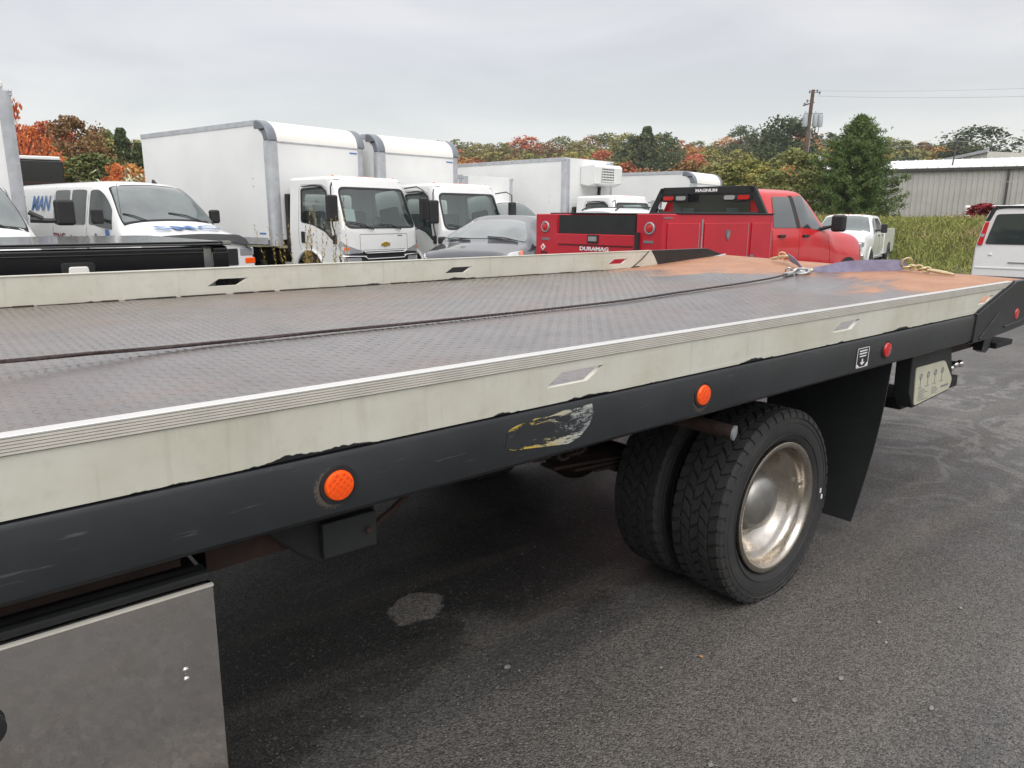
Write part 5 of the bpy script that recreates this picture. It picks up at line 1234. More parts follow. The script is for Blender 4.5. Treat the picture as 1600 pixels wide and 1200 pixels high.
    # round latch on the doors
shield = MB().prism(round_poly([(-.045, .06), (.045, .06), (.055, 0), (0, -.085), (-.055, 0)], .01), 1, -1.064, -1.056); shp = shield.build('door_latch', M['casting'], RT, loc=(XT + 1.46, 0, ZT - .26)); MB().prism([(-.02, -.03), (.01, -.03), (.022, .0), (.012, .035), (-.012, .03), (-.002, .01)], 1, -1.068, -1.064).build('latch_emblem', M['zinc'], shp)
MB().prism(round_poly([(-.05, .06), (.05, .06), (.05, -.06), (-.05, -.06)], .02), 1, -1.066, -1.056).build('door_latch', M['casting'], RT, loc=(XT + 2.12, 0, ZT - .60))
MB().prism([(-.045, 0), (0, .045), (.045, 0), (0, -.045)], 0, XT - .008, XT).build('diamond_label', M['white_ink'], RT, loc=(0, .90, ZT - .44)); MB().prism([(-.02, 0), (0, .02), (.02, 0), (0, -.02)], 0, XT - .011, XT - .008).build('label_mark', M['redlens'], RT, loc=(0, .90, ZT - .44))
MB().box(XT - .006, XT, .82, .94, ZT - .52, ZT - .50).build('key_slot', M['black'], RT)
MB().box(XT + .02, XF, -.66, .66, ZB, .70).build('bed_floor', M['under'], RT)
MB().box(XT + .02, XT + .05, -.66, .65, ZT - .52, ZT - .24).build('tailgate_inner', M['red_dark'], RT)
tg = MB().box(XT - .02, XT + .02, -.655, .655, ZT - .82, ZT - .255).build('tailgate', M['red_flat'], RT, bev=.008)
MB().box(XT - .028, XT - .02, -.63, .60, ZT - .402, ZT - .385).build('pressed_groove', M['red_dark'], tg)
MB().box(XT - .034, XT - .02, -.09, .09, ZT - .365, ZT - .262).build('latch_box', M['black'], tg); MB().box(XT - .040, XT - .034, -.07, .07, ZT - .342, ZT - .282).build('latch_handle', M['zinc'], tg)
o = text('gate_lettering', 'DURAMAG', .068, M['white_ink'], tg, (XT - .024, -.02, ZT - .442), (R(90), 0, R(-90)), .002, 1.45, 0, .002)
MB().box(XT + .01, XT + .04, -.64, .62, ZT - .25, ZT - .015).build('bed_liner', M['satin_black'], RT)
MB().tube([(XT - .03, -.70, ZT - .22), (XT - .035, -.70, ZT - .62)], .03, 8).build('gate_strut', M['black'], RT)
# headache rack
HX = -3.62
rk = bpy.data.objects.new('headache_rack', None); COL.objects.link(rk); rk.parent = RT; rk.location = (HX, 0, ZT)
MB().prism([(-.80, .30), (.80, .30), (.80, .385), (.74, .41), (-.74, .41), (-.80, .385)], 0, -.03, .03).build('top_beam', M['satin_black'], rk, bev=.008)
for s in (-1, 1):
    MB().prism([(s * .70, .40), (s * .80, .40), (s * 1.02, .0), (s * .90, .0), (s * .86, .06), (s * .90, .06)][:4], 0, -.03, .03).build('rack_leg', M['satin_black'], rk, bev=.006)
    MB().prism(round_poly([(s * .55, .215), (s * .73, .215), (s * .73, .275), (s * .55, .275)], .025), 0, -.045, -.025).build('stop_lamp', M['redlens'], rk); MB().prism(round_poly([(s * .33, .215), (s * .50, .215), (s * .50, .275), (s * .33, .275)], .025), 0, -.045, -.025).build('work_lamp', M['lens'], rk)
    MB().box(-.025, .02, s * .30, s * .76, .19, .30).build('lamp_panel', M['satin_black'], rk)
MB().box(-.02, .02, .80, .98, .10, .22).build('side_lamp', M['lens'], rk)
MB().tube([(0, -.9, .02), (0, .9, .02)], .02, 8).build('rack_foot_bar', M['satin_black'], rk)
text('rack_lettering', 'MAGNUM', .06, M['white_ink'], rk, (-.032, -.02, .352), (R(90), 0, R(-90)), .001, 1.4, 0, .003)
# rear window of the cab
MB().prism(round_poly([(-.68, 1.42), (.68, 1.42), (.64, 1.93), (-.64, 1.93)], .06), 0, -3.49, -3.47).build('rear_window', M['dkglass'], RT)
for y in (-.38, .38): MB().box(-3.495, -3.487, y - .10, y + .10, 1.45, 1.68).build('seat_back', mat('seat_back_tone', (.07, .11, .105), .6), RT, bev=.03)
MB().box(-3.3, -.9, -.35, .35, .45, .6).box(-6.1, -3.3, -.45, .45, .45, .62).build('frame', M['under'], RT)

# white pickup facing the camera
WP = empty('pickup_truck', (23.97, 12.18, -.31), R(-164.4), 'white crew cab pickup parked before the weedy bank', 'pickup')
lo = pickup_loft(1.45, 2.2, 1.95, 1.30); pickup_cab(WP, lo, 1.45, 2.2, M['white'], 1.28, 'dkglass', xw=-1.0, arch=M['white'])
for s in (-1, 1):
    mirror(WP, -1.75, s * .98, 1.42, s, .2, .3, .16)
    bs = MB().prism([(-3.64, .55), (-3.64, 1.43), (-5.85, 1.45), (-5.95, 1.40), (-5.98, .60), (-5.35, .55), (-5.30, .75), (-5.15, .90), (-4.85, .95), (-4.55, .9), (-4.42, .75), (-4.36, .55)], 1, s * .90, s * 1.02); bs.build('bed_side', M['white'], WP, bev=.02)
    a = MB().prism([(-4.85 + .46 * math.cos(R(q)), .44 + .46 * math.sin(R(q))) for q in range(0, 181, 12)], 1, s * .80, s * .97); a.build('arch_recess', M['under'], WP)
    wheel(WP, -4.85, s * .91, .40, .40, .25, .25, s)
    MB().box(-3.6, -1.55, s * .96, s * 1.01, .47, .53).build('side_step', M['galv'], WP)
MB().box(-5.98, -5.93, -.9, .9, .65, 1.42).build('tailgate', M['white'], WP, bev=.01); MB().box(-3.75, -3.70, -.9, .9, .65, 1.42).build('bed_front', M['white'], WP); MB().box(-5.95, -3.7, -.9, .9, .6, .66).build('bed_floor', M['under'], WP)
for y in (-.45, -.15, 0, .15, .45): MB().sphere((-2.15, y, 1.93), .022, 6).build('marker_light', M['roofamber'], WP)

# ------------------------------------------------------------------ cars
def suv_loft(Lh=1.05, roof=1.66, tail=-4.5):
    def sec(zt, wt, zw, zb, wb, wm, zl=.32, crown=.03):
        return [(0, zt), (wt * .55, zt - crown * .3), (wt * .92, zt - crown - .02), (wt + (wb - wt) * .25, zw), (wb - .03, zb), (wm, zb - .2), (wm, zb - .42), (wm - .07, zl)]
    S = {0.0: sec(.80, .55, .76, .70, .66, .70, .30, .02), -.06: sec(.90, .66, .86, .78, .78, .80), -.14: sec(.96, .70, .91, .82, .83, .86), -.45: sec(1.02, .75, .95, .87, .88, .91), -.8: sec(1.07, .78, 1.0, .91, .90, .92), -Lh: sec(1.11, .78, 1.04, .95, .90, .92),
         -Lh - .08: sec(1.15, .78, 1.09, .97, .90, .92), -Lh - .85: sec(roof - .08, .58, roof - .2, 1.02, .90, .92), -Lh - 1.25: sec(roof, .60, roof - .14, 1.04, .90, .92), -Lh - 2.4: sec(roof - .01, .60, roof - .15, 1.06, .90, .92),
         tail + .35: sec(roof - .12, .56, roof - .26, 1.08, .88, .90), tail: sec(1.15, .62, 1.08, 1.0, .80, .84, .4)}
    return Loft(S)
def make_suv(root, lo, Lh, paint, rack=False, roofz=1.74):
    mb = MB(); lo.mesh(mb); mb.build('body', paint, root, ang=45)
    w = MB(); fill_panel(w, lo.O(.006), round_poly([(-Lh - .06, -2.35), (-Lh - .06, 2.35), (-Lh - .84, 2.05), (-Lh - .84, -2.05)], .25, 5), 7, 56); w.build('windshield', M['wsglass'], root)
    for s in (-1, 1):
        sidepatch(root, lo, round_poly([(-Lh - .45, 3.9), (-Lh - 1.15, 3.1), (-Lh - 2.9, 3.1), (-Lh - 3.1, 3.9)], .15), .005, M['dkglass'], 'side_window', s)
        hl_ = MB(); fill_panel(hl_, lambda x, v: lo.P(x, s * v) + lo.N(x, s * v) * .008, round_poly([(-.03, 2.8), (-.10, 4.6), (-.50, 4.3), (-.62, 3.3), (-.30, 2.75)], .05), 3, 24); h = hl_.build('headlight', M['lens'], root)
        am = MB(); fill_panel(am, lambda x, v: lo.P(x, s * v) + lo.N(x, s * v) * .014, round_poly([(-.46, 3.3), (-.44, 4.2), (-.56, 4.0), (-.64, 3.35)], .03), 2, 16); am.build('turn_signal', M['roofamber'], h)
        mirror(root, -Lh - .55, s * .88, 1.02, s, .16, .14, .06); wheel(root, -.85, s * .80, .33, .33, .2, .2, s); wheel(root, -3.5, s * .80, .33, .33, .2, .2, s)
        if rack:
            MB().tube([(-Lh - 1.0, s * .52, roofz), (-Lh - 1.2, s * .52, roofz + .08), (-Lh - 2.6, s * .52, roofz + .08), (-Lh - 2.9, s * .52, roofz)], .018, 6).build('roof_rail', M['black'], root)
    MB().prism([(-.42, .60), (.42, .60), (.50, .82), (-.50, .82)], 0, -.05, .02).build('grille', M['black'], root, bev=.02)
    for a, b in (((-Lh - .03, -.6), (-Lh - .12, -2.1)), ((-Lh - .03, 1.6), (-Lh - .10, .1))):
        MB().tube([lo.O(.018)(*a), lo.O(.022)((a[0] + b[0]) / 2, (a[1] + b[1]) / 2), lo.O(.018)(*b)], .010, 6).build('wiper', M['black'], root)
SU = empty('parked_car', (7.28, 9.95, 0), R(-147), 'dark grey car with its nose between the box trucks and red truck', 'car')
lo = suv_loft(1.05, 1.55); make_suv(SU, lo, 1.05, M['grey_car'])
SW = empty('parked_car', (11.75, 12.9, -.06), R(-174), 'white car with black roof rails behind the dark grey car', 'car')
lo = suv_loft(1.05, 1.80); make_suv(SW, lo, 1.05, M['white'], True)

# small box truck between the second box truck and refrigerated truck
ST = empty('box_truck', (14.2, 14.95, -.10), R(-80), 'low white cutaway box truck glimpsed behind the second box truck', 'box truck')
lo2 = van_loft(2.6); mb = MB(); lo2.mesh(mb); mb.build('cab', M['white'], ST, ang=40); van_front(ST, lo2, False)
box_body(ST, -2.55, 3.0, .8, 2.75, W=2.2, nose=False, blue=False); rear_duals(ST, -4.8)
for s in (-1, 1):
    sidepatch(ST, lo2, round_poly([(-1.45, 3.05), (-1.33, 3.95), (-2.02, 3.98), (-2.10, 3.0), (-1.95, 2.85)], .1), .005, M['dkglass'], 'door_window', s); wheel(ST, -.95, s * .9, .37, .37, .22, .22, s)

# black pickup bed taken off its truck, on timber blocks beyond the far rail
PB = empty('pickup_bed', (.94, 5.5, 0), R(90), 'black pickup bed with tonneau cover and chrome tailgate handle beyond the far rail', 'pickup bed')
# frame: x forward (+Y world), y left = -X world
MB().box(0, 1.95, .86, .98, .78, 1.315).build('bed_side', M['gloss_black'], PB, bev=.03); MB().box(0, 1.95, -.98, -.86, .78, 1.315).build('bed_side', M['gloss_black'], PB, bev=.03)
tgp = MB().box(-.02, .05, -.80, .80, .80, 1.31).build('tailgate', M['gloss_black'], PB, bev=.02)
MB().box(-.032, -.02, -.79, .79, 1.262, 1.272).build('gate_crease', M['gloss_black'], tgp, bev=.004)
MB().prism(round_poly([(-.09, 1.09), (.09, 1.09), (.10, 1.225), (-.10, 1.225)], .03), 0, -.032, -.02).build('handle_recess', M['black'], tgp, bev=.004)
MB().prism(round_poly([(-.065, 1.10), (.065, 1.10), (.055, 1.20), (-.055, 1.20)], .015), 0, -.046, -.032).build('gate_handle', M['nose_white'], tgp, bev=.006)  # chrome paddle, its bright reflection painted as plain white
MB().box(-.03, 1.95, -.99, .99, 1.318, 1.330).build('bed_cap', M['gloss_black'], PB, bev=.006)
MB().box(.0, 1.93, -.93, .93, 1.331, 1.345).build('tonneau_cover', M['gloss_black'], PB, bev=.006)
for s in (-1, 1): MB().box(-.010, .04, s * .862, s * .972, .92, 1.27).build('tail_lamp', M['gloss_black'], PB, bev=.008)
MB().box(-.03, .03, -.99, -.93, 1.325, 1.345).build('cover_clip', M['chrome'], PB)
MB().box(.05, 1.93, -.86, .86, .78, .82).build('bed_floor', M['gloss_black'], PB)
LBL = ['near right timber block under the black pickup bed', 'near left timber block under the black pickup bed', 'far right timber block under the black pickup bed', 'far left timber block under the black pickup bed']
for k, (x, y) in enumerate(((.2, -.62), (.2, .62), (1.6, -.62), (1.6, .62))):
    o = MB().box(-.15, .15, -.22, .22, 0, .775).build('timber_block', M['wood'], None, bev=.01, loc=(.94 - y, 5.5 + x, 0.0)); tag(o, LBL[k], 'block', 'timber blocks under the pickup bed')
# ------------------------------------------------------------------ vegetation helpers
def leaf_mat(name, c1, c2, sc=.35, isl=.30):
    m = bpy.data.materials.new(name); t, b, L = nodes_of(m); nn = t.nodes.new
    tc = nn('ShaderNodeTexCoord'); n = nn('ShaderNodeTexNoise'); n.inputs['Scale'].default_value = sc; n.inputs['Detail'].default_value = 4; L(tc.outputs['Object'], n.inputs[0])
    oi = nn('ShaderNodeObjectInfo'); geo = nn('ShaderNodeNewGeometry')
    a = nn('ShaderNodeMath'); a.operation = 'MULTIPLY_ADD'; a.inputs[1].default_value = .5; L(oi.outputs['Random'], a.inputs[0]); L(n.outputs[0], a.inputs[2])
    a2 = nn('ShaderNodeMath'); a2.operation = 'MULTIPLY_ADD'; a2.inputs[1].default_value = isl; L(geo.outputs['Random Per Island'], a2.inputs[0]); L(a.outputs[0], a2.inputs[2])
    mr = nn('ShaderNodeMapRange'); mr.inputs[1].default_value = .55; mr.inputs[2].default_value = .9 + isl; L(a2.outputs[0], mr.inputs[0])
    mx = nn('ShaderNodeMix'); mx.data_type = 'RGBA'; mx.inputs['A'].default_value = (*c1, 1); mx.inputs['B'].default_value = (*c2, 1); L(mr.outputs[0], mx.inputs['Factor']); L(mx.outputs['Result'], b.inputs['Base Color'])
    b.inputs['Roughness'].default_value = .8; b.inputs['Specular IOR Level'].default_value = .15
    return m
LM = {'green': leaf_mat('leaves_green', (.11, .14, .055), (.20, .215, .08)), 'olive': leaf_mat('leaves_olive', (.18, .18, .068), (.30, .26, .095)), 'yellow': leaf_mat('leaves_yellow_green', (.21, .225, .07), (.34, .30, .09)),
      'orange': leaf_mat('leaves_orange', (.46, .20, .075), (.55, .30, .10)), 'red': leaf_mat('leaves_red', (.45, .11, .07), (.54, .19, .085)), 'brown': leaf_mat('leaves_brown', (.20, .13, .07), (.29, .17, .08)),
      'pine': leaf_mat('needles_dark', (.065, .092, .050), (.115, .145, .068)), 'pine2': leaf_mat('needles_bright', (.095, .155, .055), (.20, .25, .08)), 'bright_red': leaf_mat('leaves_bright_orange_red', (.55, .12, .055), (.66, .24, .08)),
      'willow': leaf_mat('leaves_pale_willow', (.20, .22, .08), (.31, .31, .12)), 'crimson': leaf_mat('leaves_crimson', (.20, .02, .03), (.32, .04, .04))}
def quads_mesh(name, C_, S_, material, rg, flat=.0, aspect=1.0):
    """small leaf-clump faces at centres C_ (n,3), half size S_ (n,), random orientation"""
    n = len(C_); a = rg.normal(size=(n, 3)); a /= np.linalg.norm(a, axis=1)[:, None]; b = rg.normal(size=(n, 3)); b[:, 2] *= (1 - flat); b -= a * (a * b).sum(1)[:, None]; b /= np.linalg.norm(b, axis=1)[:, None]
    V = np.zeros((n, 4, 3)); s = S_[:, None]
    V[:, 0] = C_ - a * s; V[:, 1] = C_ - b * s * .6 * aspect + a * s * .1; V[:, 2] = C_ + a * s; V[:, 3] = C_ + b * s * .7 * aspect - a * s * .1
    me = bpy.data.meshes.new(name); me.vertices.add(n * 4); me.vertices.foreach_set('co', V.ravel()); me.loops.add(n * 4); me.loops.foreach_set('vertex_index', np.arange(n * 4, dtype=np.int32))
    me.polygons.add(n); me.polygons.foreach_set('loop_start', (np.arange(n) * 4).astype(np.int32)); me.polygons.foreach_set('loop_total', np.full(n, 4, np.int32)); me.update(calc_edges=True); me.materials.append(material); return me
def crown_points(rg, n, h, w, kind):
    if kind == 'broad':
        k = 62; th = rg.uniform(0, 2 * PI, k); zz = rg.uniform(-.9, 1, k); rr = np.sqrt(1 - np.clip(zz, -1, 1) ** 2) * rg.uniform(.45, .95, k)
        cc = np.stack([rr * np.cos(th) * w / 2, rr * np.sin(th) * w / 2, h * (.60 + .34 * zz)], 1); cr = rg.uniform(.07, .19, k) * w
        i = rg.integers(0, k, n); d = rg.normal(size=(n, 3)); d /= np.linalg.norm(d, axis=1)[:, None]; d *= rg.uniform(.35, 1.0, n)[:, None] ** .5; d *= np.where(rg.random(n) < .12, 1.45, 1.0)[:, None]
        return cc[i] + d * cr[i][:, None] * np.array([1, 1, .75])
    if kind == 'conifer':
        t = rg.uniform(0, 1, n) ** .8; z = h * (.12 + .88 * t); R0 = w / 2 * (1 - t) ** .85 * (.75 + .25 * np.sin(t * 46)) + .05 * w; th = rg.integers(0, 9, n) * (2 * PI / 9) + np.floor(t * 12) * 1.3 + rg.normal(0, .22, n); r = R0 * rg.uniform(.25, 1, n) ** .6
        return np.stack([r * np.cos(th), r * np.sin(th), z - r * .12], 1)
    if kind == 'sparse':
        k = 16; th = rg.uniform(0, 2 * PI, k); t = rg.uniform(.25, 1, k); rr = w / 2 * (1.1 - t) * rg.uniform(.3, 1, k); cc = np.stack([rr * np.cos(th), rr * np.sin(th), h * t], 1); i = rg.integers(0, k, n); return cc[i] + rg.normal(0, .055 * w, (n, 3))
PROTO = {}
def proto(kind, col, nleaf, h, w, size, v):
    key = (kind, col, nleaf, h, w, v)
    if key not in PROTO:
        rg = np.random.default_rng(abs(hash((kind, nleaf, v))) % 9999 if False else (v * 31 + nleaf + {'broad': 1, 'conifer': 2, 'sparse': 3}[kind]))
        P = crown_points(rg, nleaf, h, w, kind); me = quads_mesh('crown', P, rg.uniform(.6, 1.3, nleaf) * size, LM[col], rg)
        tb = MB(); tb.tube([(0, 0, -.6), (.02 * w, 0, h * .35), (-.02 * w, .02 * w, h * (.95 if kind == 'conifer' else .72))], [.028 * h, .020 * h, .006 * h], 6)
        for q in range(7):
            a = q * 2.4; z0 = h * (.3 + .06 * q); tb.tube([(0, 0, z0), (math.cos(a) * w * .22, math.sin(a) * w * .22, z0 + h * .12), (math.cos(a) * w * .36, math.sin(a) * w * .36, z0 + h * .2)], [.011 * h, .007 * h, .003 * h], 4)
        PROTO[key] = (me, tb.mesh('trunk', M['bark']))
    return PROTO[key]
def tree(name, x, y, h, w, col, kind, label, cat='tree', group=None, nleaf=800, size=.35, v=0, dz=-.05, rz=None):
    cm, tm = proto(kind, col, nleaf, 10.0, 7.0, size, v)
    r = empty(name, (x, y, ground(x, y) + dz), rz if rz is not None else random.uniform(0, 6.28), label, cat, group); r.scale = (w / 7.0, w / 7.0, h / 10.0)
    for nm, me in (('crown', cm), ('trunk', tm)):
        o = bpy.data.objects.new(nm, me); COL.objects.link(o); o.parent = r
    return r
def topel(az, D, el): return 1.525 + D * el - ground(*pol(az, D))
def pol(az, D): return (D * math.cos(R(az)), D * math.sin(R(az)))

# ------------------------------------------------------------------ wooded hillside
COLW = {'green': 'dark green', 'olive': 'olive green', 'yellow': 'yellow green', 'orange': 'orange', 'red': 'rusty red', 'brown': 'brownish', 'pine': 'dark evergreen'}
BINS = [(14, 19, 'beyond the metal building end'), (19, 23.5, 'above the metal building roof'), (23.5, 27.5, 'behind the big near pine'), (27.5, 31, 'behind the leaning utility pole'), (31, 36, 'above the red truck cab'), (36, 42, 'above the far box truck'), (42, 49, 'above the refrigerated truck'), (49, 56, 'right of the second box truck'), (56, 74, 'behind the nearest box trucks'), (74, 90, 'behind the white work van')]
ROWW = ['at hill foot', 'low on the hill', 'midway up the hill', 'high on the hill', 'on hill skyline']
def sky_el(az):
    pts = [(10, .060), (15.5, .066), (17.8, .070), (18.6, .082), (20, .088), (25, .095), (28, .100), (30, .112), (32, .100), (36, .099), (40.4, .104), (47.6, .102), (54, .098), (60, .098), (74, .085), (90, .08)]
    for (a, b), (c, d) in zip(pts[:-1], pts[1:]):
        if a <= az <= c: return b + (d - b) * (az - a) / (c - a)
    return .08
rh = random.Random(11)
for row, D0 in enumerate((128, 150, 176, 206, 242)):
    fac = (.60, .72, .83, .92, .985)[row]; az = 12.5 + rh.uniform(0, 1)
    while az < 88:
        hidden = 57 < az < 74
        az += (4.7 / D0 * 57.3) * rh.uniform(.75, 1.35) * (2.2 if hidden else 1.0)
        D = D0 + rh.uniform(-9, 9); x, y = pol(az, D); gz = ground(x, y)
        el = sky_el(az) * fac * rh.uniform(.93, 1.05); top = 1.5 + D * el; h = min(max(top - gz, 5.0), 13)
        warm = .5 + .5 * math.sin(az * .55 + 1.2 + row * .8) * (1 if az > 36 else .35); k = rh.random()
        if az > 38: col = 'red' if k < .30 * warm + .05 else 'orange' if k < .52 * warm + .12 else 'brown' if k < .64 else 'olive' if k < .84 else 'green' if k < .91 else 'yellow' if k < .98 else 'pine'
        else: col = 'red' if k < .09 else 'orange' if k < .20 else 'brown' if k < .30 else 'olive' if k < .50 else 'green' if k < .72 else 'yellow' if k < .82 else 'pine'
        kind = 'conifer' if (col == 'pine' and row < 4 and rh.random() < .5) else 'broad'
        w = h * rh.uniform(.95, 1.35) if kind == 'broad' else h * rh.uniform(.5, .65)
        bn = [b for a, c, b in BINS if a <= az < c] or [BINS[-1][2]]
        ba, bc = [(a, c) for a, c, b in BINS if a <= az < c][0] if 14 <= az < 90 else (74, 90); fr_ = (az - ba) / (bc - ba)
        lab = '%s %s %s, %s, %s' % (COLW[col], 'conifer' if kind == 'conifer' else 'tree', ROWW[row], bn[0], 'to the left' if fr_ > .66 else 'in the middle' if fr_ > .33 else 'to the right')
        tree('conifer_tree' if kind == 'conifer' else 'broadleaf_tree', x, y, h, w, col, kind, lab, 'tree', 'trees on the wooded hillside', 1100, .30, rh.randrange(4), dz=-.3)
# a solid understorey so no bare slope shows between trunks
rg = np.random.default_rng(5); n = 26000; az = rg.uniform(R(11), R(90), n); D = 112 + 150 * rg.random(n) ** .8
X = D * np.cos(az); Y = D * np.sin(az); Z = np.array([ground(a, b) for a, b in zip(X, Y)]) + rg.uniform(0, 4.2, n)
o = bpy.data.objects.new('woodland_understorey', quads_mesh('woodland_understorey', np.stack([X, Y, Z], 1), rg.uniform(.5, 1.1, n), LM['olive'], rg)); COL.objects.link(o); o['kind'] = 'stuff'; tag(o, 'dense shrubs and saplings filling the wooded hillside between trees', 'undergrowth')
# tall dark conifers standing out on the hill
for az, D, el, w, kd, lb in ((40.2, 150, .113, 11, 'conifer', 'tallest dark conifer right of the refrigerated unit'), (41.2, 152, .104, 8, 'broad', 'dark conifer left of the tallest one above the refrigerated truck'), (38.9, 148, .105, 8, 'broad', 'dark evergreen right of the tallest one above the far box truck'), (30.9, 130, .121, 10, 'broad', 'broad dark pine left of the utility pole top'), (29.9, 132, .119, 9, 'broad', 'broad dark pine close against the utility pole'), (19.0, 190, .100, 15, 'broad', 'dark pine ending the hill line above the metal building'), (33.6, 190, .112, 9, 'broad', 'dark evergreen on the skyline above the red cab')):
    x, y = pol(az, D); tree('conifer_tree', x, y, topel(az, D, el), w, 'pine', kd, lb, 'tree', 'tall dark conifers on the hill', 3800, .19, 5, dz=-.2)
# distant bare trees at the right edge
for k, (az, h) in enumerate(((16.1, 12), (15.7, 13.5), (16.6, 9.5))):
    x, y = pol(az, 150); tb = MB(); rr = random.Random(k + 3)
    def br(p, d, L_, r, lv):
        q = p + d * L_; tb.tube([p, q], [r, r * .6], 4)
        if lv:
            for s in range(3): br(q if s else p.lerp(q, .7), (d + Vector((rr.uniform(-.6, .6), rr.uniform(-.6, .6), rr.uniform(-.1, .4)))).normalized(), L_ * .62, r * .55, lv - 1)
    br(Vector((0, 0, 0)), Vector((0, 0, 1)), h * .42, .14, 4); o = tb.build('bare_tree', M['bark'], None, loc=(x, y, ground(x, y))); tag(o, ['bare grey tree second from the right edge of the sky', 'tallest bare grey tree at the right edge', 'smallest bare tree above the building roof end'][k], 'tree', 'bare trees at the right edge')

# ------------------------------------------------------------------ near trees and bushes, centre right
def big_pine(x, y, h, w):
    rg = np.random.default_rng(21); r = empty('pine_tree', (x, y, ground(x, y) - .1), .4, 'big green pine standing before the pale metal building, right of the utility pole', 'tree')
    P = []; S = []; Q = []
    lv = 34
    tb = MB(); tb.tube([(0, 0, -.2), (.04, 0, h * .5), (0, .02, h * .98)], [.15, .09, .02], 8)
    for i in range(lv):
        t = i / (lv - 1); z = h * (.03 + .93 * t); R0 = w / 2 * (1 - t) ** .60 * (1 - .25 * (1 - t) ** 6) * (1 + .10 * math.sin(i * 1.15)) + .08
        nb = 11 if t < .7 else 7
        for j in range(nb):
            a = 2 * PI * j / nb + i * 1.1 + rg.normal(0, .15); L_ = R0 * rg.uniform(.50, 1.22); d = np.array([math.cos(a), math.sin(a), 0])
            if rg.random() < .55: tb.tube([(0, 0, z), tuple(d * L_ * .5 + np.array([0, 0, z + .02])), tuple(d * L_ + np.array([0, 0, z + .18 * L_]))], [.03 * (1 - t) + .008, .015, .005], 4)
            m = int(40 + 95 * L_ / (w / 2)); s = rg.uniform(.18, 1.05, m) ** .75
            c = d[None] * (L_ * s)[:, None] + np.array([0, 0, z])[None]; c[:, 2] += .16 * L_ * s ** 1.5; c += rg.normal(0, .10, (m, 3)) * (.6 + .6 * s)[:, None] * np.array([1, 1, .6])
            P.append(c)
    P = np.concatenate(P); n = len(P)
    o = bpy.data.objects.new('crown', needle_mesh('crown', P, rg, .14, LM['pine2'])); COL.objects.link(o); o.parent = r
    tb.build('trunk', M['bark'], r); return n
def needle_mesh(name, C_, rg, ln, material):
    """tufts: three slim blades fanning from each point"""
    n = len(C_); k = 3; C3 = np.repeat(C_, k, 0); d = rg.normal(size=(n * k, 3)); d[:, 2] += .5; d[:, :2] += C3[:, :2] * .35; d /= np.linalg.norm(d, axis=1)[:, None]
    s = np.cross(d, rg.normal(size=(n * k, 3))); s /= np.linalg.norm(s, axis=1)[:, None]; L_ = rg.uniform(.6, 1.3, n * k)[:, None] * ln; w = L_ * .16
    V = np.zeros((n * k, 3, 3)); V[:, 0] = C3 - s * w; V[:, 1] = C3 + s * w; V[:, 2] = C3 + d * L_
    me = bpy.data.meshes.new(name); N_ = n * k; me.vertices.add(N_ * 3); me.vertices.foreach_set('co', V.ravel()); me.loops.add(N_ * 3); me.loops.foreach_set('vertex_index', np.arange(N_ * 3, dtype=np.int32)); me.polygons.add(N_); me.polygons.foreach_set('loop_start', (np.arange(N_) * 3).astype(np.int32)); me.polygons.foreach_set('loop_total', np.full(N_, 3, np.int32)); me.update(calc_edges=True); me.materials.append(material); return me
x, y = pol(25.9, 44); big_pine(x, y, topel(25.7, 44, .121), 4.9)
for az, D, h, w, col, lb, kind, nl, sz in ((29.9, 46, .083, 3.6, 'willow', 'pale yellow green willow bush at the foot of the utility pole', 'broad', 2600, .17), (28.4, 50, .062, 3.0, 'olive', 'grey green bush between utility pole and pine', 'broad', 1800, .17), (33.2, 60, .072, 4.2, 'yellow', 'bright yellow green tree above the red cab roof', 'broad', 2200, .22), (35.0, 62, .066, 4.4, 'olive', 'olive bush left of the yellow green tree above the headache rack', 'broad', 2200, .22), (37.0, 66, .070, 5.0, 'brown', 'brownish bush above the far box truck nose', 'broad', 2200, .22), (31.7, 58, .062, 3.8, 'yellow', 'small yellow green tree left of the willow bush', 'broad', 2200, .22)):
    x, y = pol(az, D); h = topel(az, D, h); nl = 7000; sz *= .62; tree('bush' if h < 4.5 else 'broadleaf_tree', x, y, h, w, col, kind, lb, 'bush' if h < 4.5 else 'tree', None, nl, sz * 1.6, 7)
x, y = pol(18.0, 41); tree('bush', x, y, 1.0, 1.7, 'crimson', 'broad', 'crimson sumac bush before the metal building, left of the right hand van', 'bush', None, 900, .55, 9)
